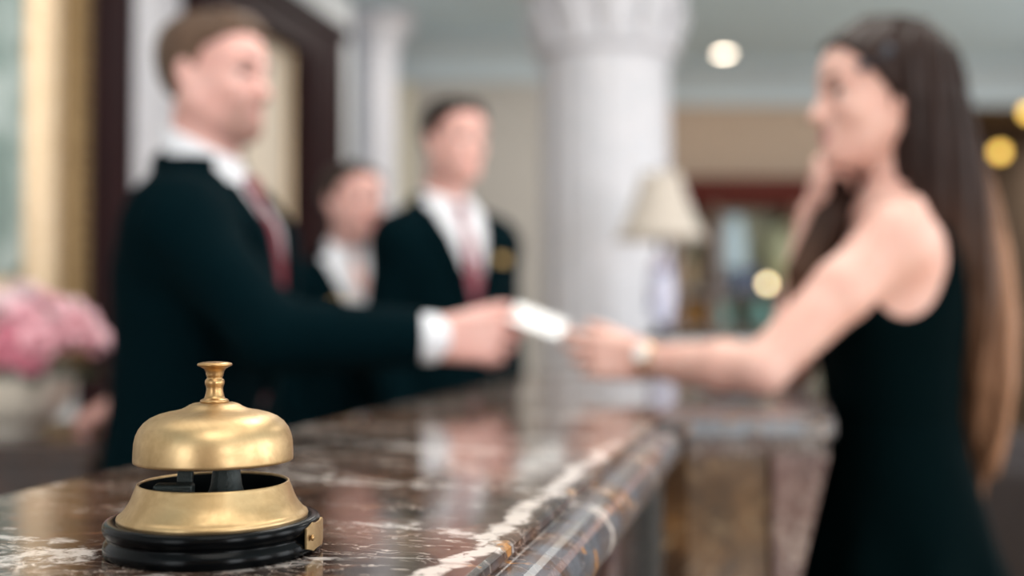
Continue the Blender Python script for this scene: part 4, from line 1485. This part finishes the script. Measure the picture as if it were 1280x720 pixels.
bx = at(14, 500, 2.42)
CER = mat('bowl_cream_ceramic', srgb(234, 224, 210), 0.3, coat=0.3, var=0.04)
bowl = thing('flower_bowl', 'cream ceramic bowl holding pink flowers on the low cabinet', 'bowl', (bx.x, 2.42, 0.95))
obj('body', lathe_me([(0, 0.0), (0.060, 0.0), (0.064, 0.006), (0.058, 0.014), (0.075, 0.024), (0.105, 0.048), (0.125, 0.080), (0.133, 0.112), (0.138, 0.120), (0.133, 0.122), (0.126, 0.112), (0.118, 0.082), (0.098, 0.052), (0.06, 0.03), (0, 0.026)], 64), CER, bowl, True)
obj('soil', lathe_me([(0, 0.098), (0.06, 0.10), (0.119, 0.096), (0.110, 0.07), (0, 0.05)], 32), mat('floral_foam', (0.02, 0.04, 0.02, 1), 0.9, bump=0.5), bowl, True)

PETAL = [mat('petal_pink', srgb(242, 190, 200), 0.6, var=0.1, vscale=20), mat('petal_pale_pink', srgb(246, 218, 222), 0.6, var=0.1, vscale=20), mat('petal_rose', srgb(228, 148, 166), 0.6, var=0.1, vscale=20)]
M_STEM = mat('stem_green', srgb(52, 74, 44), 0.6)
M_LEAF = mat('leaf_green', srgb(48, 66, 40), 0.5, var=0.2)


def petal(bm, M, L_, Wd, cup_):
    n, m = 6, 5
    g = []
    for i in range(n + 1):
        u = i / n
        w = Wd * math.sin(math.pi * (0.12 + 0.80 * u)) ** 0.8
        row = []
        for j in range(m):
            v = -1 + 2 * j / (m - 1)
            row.append(bm.verts.new(M @ Vector((L_ * u, w * v, cup_ * u * u * L_ + 0.25 * w * v * v))))
        g.append(row)
    for i in range(n):
        for j in range(m - 1):
            bm.faces.new((g[i][j], g[i + 1][j], g[i + 1][j + 1], g[i][j + 1]))


def make_flower(kind, m_):
    t = thing('flower', 'pink flower in the cream bowl', 'flower', (0, 0, 0), 0, 'pink flowers in the cream bowl')
    bm = bmesh.new()
    if kind == 0:
        for lay_, (cnt, tilt, L_) in enumerate(((7, 0.15, 0.046), (7, 0.65, 0.042), (6, 1.05, 0.036), (4, 1.35, 0.028))):
            for i in range(cnt):
                petal(bm, Matrix.Rotation(2 * math.pi * i / cnt + lay_ * 0.4, 4, 'Z') @ Matrix.Rotation(-tilt, 4, 'Y'), L_, 0.022, 0.25)
    else:
        for i in range(6):
            petal(bm, Matrix.Rotation(2 * math.pi * i / 6, 4, 'Z') @ Matrix.Rotation(-0.55, 4, 'Y'), 0.075, 0.017, -0.30)
    me_ = fin(bm)
    o = obj('petals', me_, m_, t, True)
    md = o.modifiers.new('thickness', 'SOLIDIFY'); md.thickness = 0.0012
    obj('stem', tube_me([(0, 0, 0.004), (0.003, 0, -0.05), (0.0, 0.002, -0.105)], [0.004, 0.0022, 0.002], 8), M_STEM, t, True)
    return t


protos = [make_flower(0, PETAL[0]), make_flower(0, PETAL[1]), make_flower(0, PETAL[2]), make_flower(1, PETAL[0])]
spots = [(8, 388, 2.40, 1), (30, 402, 2.36, 0), (52, 384, 2.44, 0), (74, 400, 2.42, 0), (18, 428, 2.33, 2), (45, 432, 2.32, 0), (70, 425, 2.36, 0), (90, 412, 2.40, 3), (112, 415, 2.44, 3), (60, 412, 2.50, 1),
         (12, 408, 2.48, 0), (34, 452, 2.31, 2), (2, 448, 2.32, 2), (88, 396, 2.50, 1), (30, 376, 2.50, 1), (100, 430, 2.40, 0), (-14, 412, 2.38, 0), (-20, 436, 2.42, 2), (-12, 384, 2.46, 1)]
used = set()
for px, py, Y, kd in spots:
    p = at(px, py, Y)
    o = protos[kd] if kd not in used else copy_tree(protos[kd])
    used.add(kd)
    o.location = p
    away = Vector((p.x - bx.x, p.y - 2.42, 0.10))
    o.rotation_mode = 'QUATERNION'
    o.rotation_quaternion = Vector((0, 0, 1)).rotation_difference(away.normalized()) @ Euler((0, 0, random.uniform(0, 6))).to_quaternion()
    if kd == 3:
        o['label'] = 'star-shaped pink lily at the edge of the bowl of flowers'; o['group'] = 'pink lilies in the cream bowl'
    elif kd == 1:
        o['label'] = 'pale pink round flower in the cream bowl'; o['group'] = 'pale pink flowers in the cream bowl'
    elif kd == 2:
        o['label'] = 'deep rose flower low in the cream bowl'; o['group'] = 'rose flowers in the cream bowl'
bm = bmesh.new()
for i in range(26):
    a = random.uniform(0, 6.28)
    q = Vector((bx.x + 0.115 * math.cos(a), 2.42 + 0.115 * math.sin(a), 0.95 + 0.125))
    petal(bm, Matrix.Translation(q) @ Matrix.Rotation(a, 4, 'Z') @ Matrix.Rotation(-random.uniform(0.0, 0.7), 4, 'Y'), random.uniform(0.06, 0.10), 0.018, -0.4)
lv = obj('foliage', fin(bm), M_LEAF, None, True)
lv['kind'] = 'stuff'
tag(lv, 'green leaves around the rim of the flower bowl', 'leaves')

# ------------------------------------------------------------------ console and table lamp beyond
p0 = at(782, 420, 4.3)
con = thing('stone_console', 'white stone console carrying the table lamp, beyond the counter', 'console', ((p0.x + 1.12) / 2, 4.55, 0))
hw = (1.12 - p0.x) / 2
obj('top', box_me((-hw, -0.27, 1.065), (hw, 0.27, 1.105), 0.006), M_STONE, con)
obj('body', box_me((-hw + 0.04, -0.23, 0.0), (hw - 0.04, 0.23, 1.065), 0.006), mat('console_grey_paint', srgb(176, 176, 178), 0.5), con)

lp = at(826, 300, 4.5)
lamp = thing('table_lamp', 'table lamp with cream shade and pale ceramic body on the white console', 'lamp', (lp.x, 4.5, 1.105))


def lamp_body_mat():
    w = NT('lamp_painted_ceramic')
    tc = w.n('ShaderNodeTexCoord').outputs['Object']
    n1 = w.noise(tc, 11.0, 3, 0.5, 1.0)
    n2 = w.noise(w.n('ShaderNodeVectorMath', {0: tc, 1: (4, 2, 7)}, operation='ADD').outputs[0], 13.0, 3, 0.5, 1.0)
    c = w.mix(w.ramp(n1, 0.58, 0.66), srgb(206, 206, 226), srgb(190, 60, 66))
    c = w.mix(w.ramp(n2, 0.60, 0.68), c, srgb(66, 80, 140))
    w.set(w.p, 'Base Color', c)
    w.p.inputs['Roughness'].default_value = 0.15
    return w.m


M_BRONZE = mat('lamp_bronze', (0.025, 0.022, 0.024, 1), 0.3, metal=0.8)
obj('base', lathe_me([(0, 0), (0.085, 0), (0.088, 0.008), (0.075, 0.018), (0.045, 0.028), (0.030, 0.045), (0.026, 0.060), (0, 0.060)], 40), M_BRONZE, lamp, True)
obj('body', lathe_me([(0, 0.060), (0.030, 0.060), (0.042, 0.085), (0.051, 0.14), (0.053, 0.20), (0.050, 0.26), (0.040, 0.31), (0.026, 0.345), (0.022, 0.360), (0, 0.360)], 40), lamp_body_mat(), lamp, True)
obj('stem', lathe_me([(0, 0.36), (0.010, 0.36), (0.010, 0.40), (0.016, 0.41), (0.016, 0.47), (0.006, 0.48), (0.006, 0.655), (0, 0.655)], 20), M_BRONZE, lamp, True)
bm = bmesh.new()
SHADE = NT('lamp_shade_linen')
SHADE.p.inputs['Base Color'].default_value = srgb(190, 179, 168)
SHADE.p.inputs['Roughness'].default_value = 0.8
SHADE.p.inputs['Transmission Weight'].default_value = 0.0
SHADE.p.inputs['Emission Color'].default_value = srgb(255, 236, 210)
SHADE.p.inputs['Emission Strength'].default_value = 0.02
sh_p = [(0.186, 0.405), (0.170, 0.430), (0.146, 0.475), (0.122, 0.530), (0.100, 0.590), (0.086, 0.640), (0.078, 0.672)]
sh_prof = sh_p + [(r_ - 0.003, z_) for r_, z_ in reversed(sh_p)]
rg = add_lathe(bm, sh_prof, 64)
for i in range(64):
    j = (i + 1) % 64
    bm.faces.new((rg[-1][i], rg[-1][j], rg[0][j], rg[0][i]))
ls = obj('lamp_shade', fin(bm), SHADE.m, lamp, True)
obj('finial', lathe_me([(0, 0.655), (0.008, 0.655), (0.012, 0.672), (0.006, 0.684), (0.009, 0.694), (0, 0.702)], 16), M_BRONZE, lamp, True)
obj('shade_spider', tube_me([(-0.080, 0, 0.655), (0.080, 0, 0.655)], 0.0025, 8), M_BRONZE, lamp, True)
ld = bpy.data.lights.new('lamp_bulb_light', 'POINT'); ld.energy = 1.0; ld.color = (1, 0.90, 0.76); ld.shadow_soft_size = 0.03
lo = link(bpy.data.objects.new('lamp_bulb_light', ld)); lo.location = (lp.x, 4.5, 1.105 + 0.52)

# ------------------------------------------------------------------ display cabinet on the far wall
x0 = at(842, 300, 8.55).x; x1 = at(1112, 300, 8.55).x
zc0 = at(900, 256, 8.55).z; zc1 = at(900, 219, 8.55).z
dcx = (x0 + x1) / 2; dw = (x1 - x0) / 2
dc_ = thing('display_cabinet', 'red-brown wooden display cabinet with open shelves on the far wall', 'cabinet', (dcx, 8.76, 0))
obj('cornice', extrude_me([(0.0, zc0), (0.24, zc0), (0.26, zc0 + 0.04), (0.27, zc0 + 0.12), (0.31, zc1 - 0.04), (0.31, zc1), (0.0, zc1)], -dw - 0.03, dw + 0.03), M_REDWOOD, dc_, False, (0, 0.22, 0), (0, 0, -math.pi / 2))
M_BACK = mat('cabinet_back_olive', srgb(150, 148, 124), 0.5, var=0.08, vscale=2)
obj('back_panel', box_me((-dw, 0.20, 0.0), (dw, 0.22, zc0)), M_BACK, dc_)
zs1 = at(900, 364, 8.6).z; zs2 = at(900, 410, 8.6).z
for u in (-dw, -dw + 0.30, 0.10, dw - 0.05):
    obj('upright', box_me((u, -0.21, 0.0), (u + 0.05, 0.20, zc0), 0.004), M_WOOD_L, dc_)
for z in (zs1, zs2, 0.55):
    obj('shelf', box_me((-dw + 0.05, -0.18, z - 0.03), (dw - 0.05, 0.20, z), 0.003), M_WOOD, dc_)
obj('plinth', box_me((-dw, -0.21, 0), (dw, 0.20, 0.12), 0.004), M_WOOD, dc_)


def vase(name, label, cat, px, z, prof_, m_, dy=8.72, group=None):
    x = at(px, 340, dy).x
    t = thing(name, label, cat, (x, dy, z), 0, group)
    obj('body', lathe_me(prof_, 40), m_, t, True)
    return t


PB = mat('vase_pale_blue', srgb(176, 196, 206), 0.2)
t = vase('vase', 'tall pale blue vase on the upper shelf of the display cabinet', 'vase', 914, zs1, [(0, 0), (0.09, 0), (0.115, 0.10), (0.125, 0.25), (0.12, 0.42), (0.09, 0.50), (0.085, 0.52), (0.10, 0.56), (0.10, 0.57), (0.08, 0.57), (0.07, 0.52), (0, 0.50)], PB)
obj('rim', lathe_me([(0.10, 0.565), (0.104, 0.572), (0.10, 0.580), (0.095, 0.572), (0.10, 0.565)], 40, cap=False), PB, t, True)
OLV = mat('vase_celadon', srgb(170, 172, 142), 0.25)
t = vase('vase', 'broad celadon urn on the upper shelf of the display cabinet', 'vase', 985, zs1, [(0, 0), (0.08, 0), (0.10, 0.03), (0.16, 0.16), (0.19, 0.30), (0.16, 0.42), (0.10, 0.47), (0.11, 0.52), (0.09, 0.52), (0, 0.46)], OLV, 8.76)
for s_ in (-1, 1):
    obj('handle', tube_me([(s_ * 0.11, 0, 0.47), (s_ * 0.19, 0, 0.46), (s_ * 0.21, 0, 0.38), (s_ * 0.175, 0, 0.34)], 0.012, 8), OLV, t, True)
bxn = at(930, 340, 8.60)
t = thing('box', 'navy blue lidded box on the upper shelf before the pale blue vase', 'box', (bxn.x, 8.60, zs1), 0.1)
NAVY = mat('box_navy', srgb(38, 52, 82), 0.4)
obj('body', box_me((-0.12, -0.05, 0), (0.12, 0.05, 0.13), 0.004), NAVY, t)
obj('lid', box_me((-0.126, -0.056, 0.13), (0.126, 0.056, 0.17), 0.006), NAVY, t)
TEAL = mat('jar_teal_glaze', srgb(112, 156, 150), 0.2)
for px, hgt, lab in ((900, 0.18, 'teal glazed jar on the lower shelf, below the pale blue vase'), (950, 0.20, 'teal glazed jar on the lower shelf, below the small glowing lamp')):
    t = vase('jar', lab, 'jar', px, zs2, [(0, 0), (0.06, 0), (0.085, 0.05), (0.09, hgt * 0.6), (0.06, hgt * 0.86), (0.05, hgt * 0.9), (0, hgt * 0.9)], TEAL, 8.68)
    obj('lid', lathe_me([(0, hgt * 0.9), (0.056, hgt * 0.9), (0.05, hgt), (0.012, hgt + 0.012), (0.014, hgt + 0.03), (0, hgt + 0.036)], 32), TEAL, t, True)
AMB = mat('bottle_amber_glass', srgb(150, 104, 40), 0.1)
bot = [(0, 0), (0.036, 0), (0.040, 0.01), (0.040, 0.15), (0.032, 0.18), (0.014, 0.21), (0.013, 0.26), (0.016, 0.265), (0.016, 0.275), (0, 0.275)]
for px, lab in ((860, 'amber bottle on the lower shelf, second from the jar with teal glaze'), (876, 'amber bottle on the lower shelf close beside the teal jar')):
    t = vase('bottle', lab, 'bottle', px, zs2, bot, AMB, 8.66)
    obj('cork', lathe_me([(0, 0.275), (0.011, 0.275), (0.012, 0.295), (0, 0.297)], 16), M_WOOD_L, t, True)
GRN = mat('bottle_green_glass', srgb(60, 84, 62), 0.1)
for px, lab in ((978, 'dark green bottle on the lower shelf beside the teal jar under the glowing lamp'), (996, 'dark green bottle on the lower shelf half hidden by the arm of the guest')):
    t = vase('bottle', lab, 'bottle', px, zs2, bot, GRN, 8.66)
    obj('cork', lathe_me([(0, 0.275), (0.011, 0.275), (0.012, 0.295), (0, 0.297)], 16), M_WOOD_L, t, True)
for px, hgt, mm, lab in ((862, 0.26, M_FRAME, 'gilt figurine stand on the upper shelf at the end near the thick column'), (1030, 0.22, TEAL, 'teal vase on the upper shelf behind the chin of the guest')):
    t = vase('vase', lab, 'vase', px, zs1, [(0, 0), (0.05, 0), (0.055, 0.02), (0.03, 0.05), (0.06, hgt * 0.5), (0.05, hgt * 0.85), (0.03, hgt * 0.92), (0.045, hgt), (0, hgt)], mm, 8.74)
WARM = mat('bulb_warm', (1.0, 0.80, 0.46, 1), 0.5, emit=14.0)
gl = at(960, 353, 8.55)
t = thing('shelf_lamp', 'small glowing round lamp on the upper shelf of the display cabinet', 'lamp', (gl.x, 8.58, zs1))
obj('stand', lathe_me([(0, 0), (0.028, 0), (0.028, 0.006), (0.008, 0.012), (0.008, 0.03), (0, 0.03)], 20), M_BRONZE, t, True)
bm = bmesh.new(); bmesh.ops.create_uvsphere(bm, u_segments=20, v_segments=12, radius=0.030, matrix=Matrix.Translation((0, 0, 0.056)))
obj('globe', fin(bm), WARM, t, True)

# ------------------------------------------------------------------ hall lamps, low white cabinet and armchair
AMBER = mat('lamp_amber_glow', (1.0, 0.62, 0.13, 1), 0.5, emit=6.0)
for px, py, Y, lab in ((1250, 190, 10.8, 'round amber lamp hanging in the dark hall behind the long hair'), (1287, 140, 9.7, 'round amber lamp hanging nearest the hall entrance, high up')):
    p = at(px, py, Y)
    t = thing('pendant_lamp', lab, 'lamp', (p.x, p.y, p.z))
    bm = bmesh.new(); bmesh.ops.create_uvsphere(bm, u_segments=20, v_segments=12, radius=0.06)
    obj('globe', fin(bm), AMBER, t, True)
    obj('cap', lathe_me([(0, 0.085), (0.02, 0.08), (0.035, 0.055), (0.03, 0.05), (0, 0.05)], 20), M_BRONZE, t, True)
    obj('rod', tube_me([(0, 0, 0.08), (0, 0, 3.1 - p.z)], 0.006, 8), M_BRONZE, t, True)
t = thing('sideboard', 'pale low sideboard at the far end of the dark hall', 'sideboard', (4.56, 13.7, 0))
t.scale = (0.92, 1, 1)
M_PALE = mat('sideboard_white', srgb(222, 216, 208), 0.5)
obj('body', box_me((-0.95, -0.22, 0.08), (0.95, 0.22, 0.86), 0.006), M_PALE, t)
obj('top', box_me((-0.98, -0.25, 0.86), (0.98, 0.25, 0.90), 0.006), M_PALE, t)
for i in range(3):
    d = obj('door', box_me((-0.92 + 0.62 * i, -0.24, 0.12), (-0.32 + 0.62 * i, -0.22, 0.82), 0.004), M_PALE, t)
    obj('knob', tube_me([(-0.86 + 0.62 * i, -0.24, 0.5), (-0.86 + 0.62 * i, -0.265, 0.5)], 0.014, 10), M_FRAME, d, True)
for sx in (-0.85, 0.85):
    for sy in (-0.15, 0.15):
        obj('leg', box_me((sx - 0.03, sy - 0.03, 0), (sx + 0.03, sy + 0.03, 0.08)), M_PALE, t)

ap = at(1276, 600, 4.2)
arm = thing('armchair', 'dark upholstered armchair behind the guest at the edge of the lobby', 'armchair', (ap.x + 0.37, 4.45, 0), R(20))
M_UPH = mat('armchair_dark_fabric', srgb(52, 44, 44), 0.8, bump=0.2, bscale=200, var=0.1)
obj('seat', box_me((-0.30, -0.32, 0.20), (0.30, 0.30, 0.42), 0.03, 4), M_UPH, arm, True)
obj('backrest', box_me((-0.36, 0.24, 0.18), (0.36, 0.38, 0.72), 0.05, 5), M_UPH, arm, True)
for sx in (-1, 1):
    obj('armrest', box_me((sx * 0.335 - 0.05, -0.34, 0.16), (sx * 0.335 + 0.05, 0.28, 0.62), 0.04, 5), M_UPH, arm, True)
for sx in (-0.30, 0.30):
    for sy in (-0.27, 0.30):
        obj('leg', lathe_me([(0.014, 0), (0.024, 0.16), (0.024, 0.19)], 16), M_DARKWOOD, arm, True, (sx, sy, 0))

# ------------------------------------------------------------------ downlights
M_DOWN = mat('downlight_warm_white', (1.0, 0.84, 0.66, 1), 0.5, emit=26.0)
dp = at(905, 66, 8.45)
for i, (x, y, lab) in enumerate(((dp.x, dp.y, 'round recessed ceiling downlight glowing near the far cornice'),)):
    t = thing('ceiling_light', lab, 'downlight', (x, y, CEIL))
    obj('trim_ring', lathe_me([(0.058, -0.001), (0.075, -0.001), (0.078, -0.006), (0.060, -0.010), (0.058, -0.001)], 40, cap=False), M_SASH, t, True)
    obj('diffuser', lathe_me([(0, -0.006), (0.057, -0.006), (0.057, -0.002), (0, -0.002)], 40), M_DOWN, t)


def area(name, loc, rot, sx, sy, power, color=(1, 1, 1)):
    l = bpy.data.lights.new(name, 'AREA')
    l.shape = 'RECTANGLE'
    l.size, l.size_y = sx, sy
    l.energy = power
    l.color = color
    o = bpy.data.objects.new(name, l)
    COL.objects.link(o)
    o.location = loc
    o.rotation_euler = rot
    return o


def add_ceiling_fill(x, y, power):  # fill lights added under the ceiling without fixtures, brightening people and room
    l = bpy.data.lights.new('added_ceiling_fill', 'AREA')
    l.shape = 'DISK'; l.size = 1.8 if y < 2 else 0.9; l.energy = power; l.color = (1.0, 0.95, 0.88)
    o = bpy.data.objects.new('added_ceiling_fill', l); COL.objects.link(o)
    o.location = (x, y, (CEIL if y < 9 else 3.1) - 0.012)


for x, y, pw in ((0.4, -0.9, 48), (-0.9, 1.1, 22), (0.9, 0.9, 26), (0.35, 2.15, 42), (0.0, 3.6, 26), (2.4, 3.6, 34), (dp.x, 6.6, 27), (-0.2, 6.6, 25), (3.6, 6.6, 24), (4.5, 11.5, 16)):
    add_ceiling_fill(x, y, pw)
# daylight coming in at the tall windows
for a, b in WIN_R:
    area('daylight', (5.48, (a + b) / 2, (Z0 + Z1) / 2), (0, math.pi / 2, 0), Z1 - Z0, b - a, 150 if a < 2 else 55, (0.93, 0.97, 1.0))
for a, b in WIN_B:
    area('daylight', ((a + b) / 2, -4.03, (Z0 + Z1) / 2), (math.pi / 2, 0, 0), b - a, Z1 - Z0, 210 if a > 0 else 105, (0.93, 0.97, 1.0))

# ------------------------------------------------------------------ sky outside and colour
w = bpy.data.worlds.new('sky')
SC.world = w
w.use_nodes = True
bg = w.node_tree.nodes['Background']
bg.inputs['Color'].default_value = (0.80, 0.90, 1.0, 1)
bg.inputs['Strength'].default_value = 1.0
SC.view_settings.view_transform = 'Standard'
SC.view_settings.look = 'None'
SC.view_settings.gamma = 1.0
SC.view_settings.use_curve_mapping = False
SC.view_settings.exposure = -0.65
SC.cycles.use_denoising = True
SC.cycles.max_bounces = 6
SC.cycles.diffuse_bounces = 4
SC.cycles.glossy_bounces = 4
SC.cycles.caustics_reflective = False
SC.cycles.caustics_refractive = False
SC.cycles.sample_clamp_indirect = 6.0
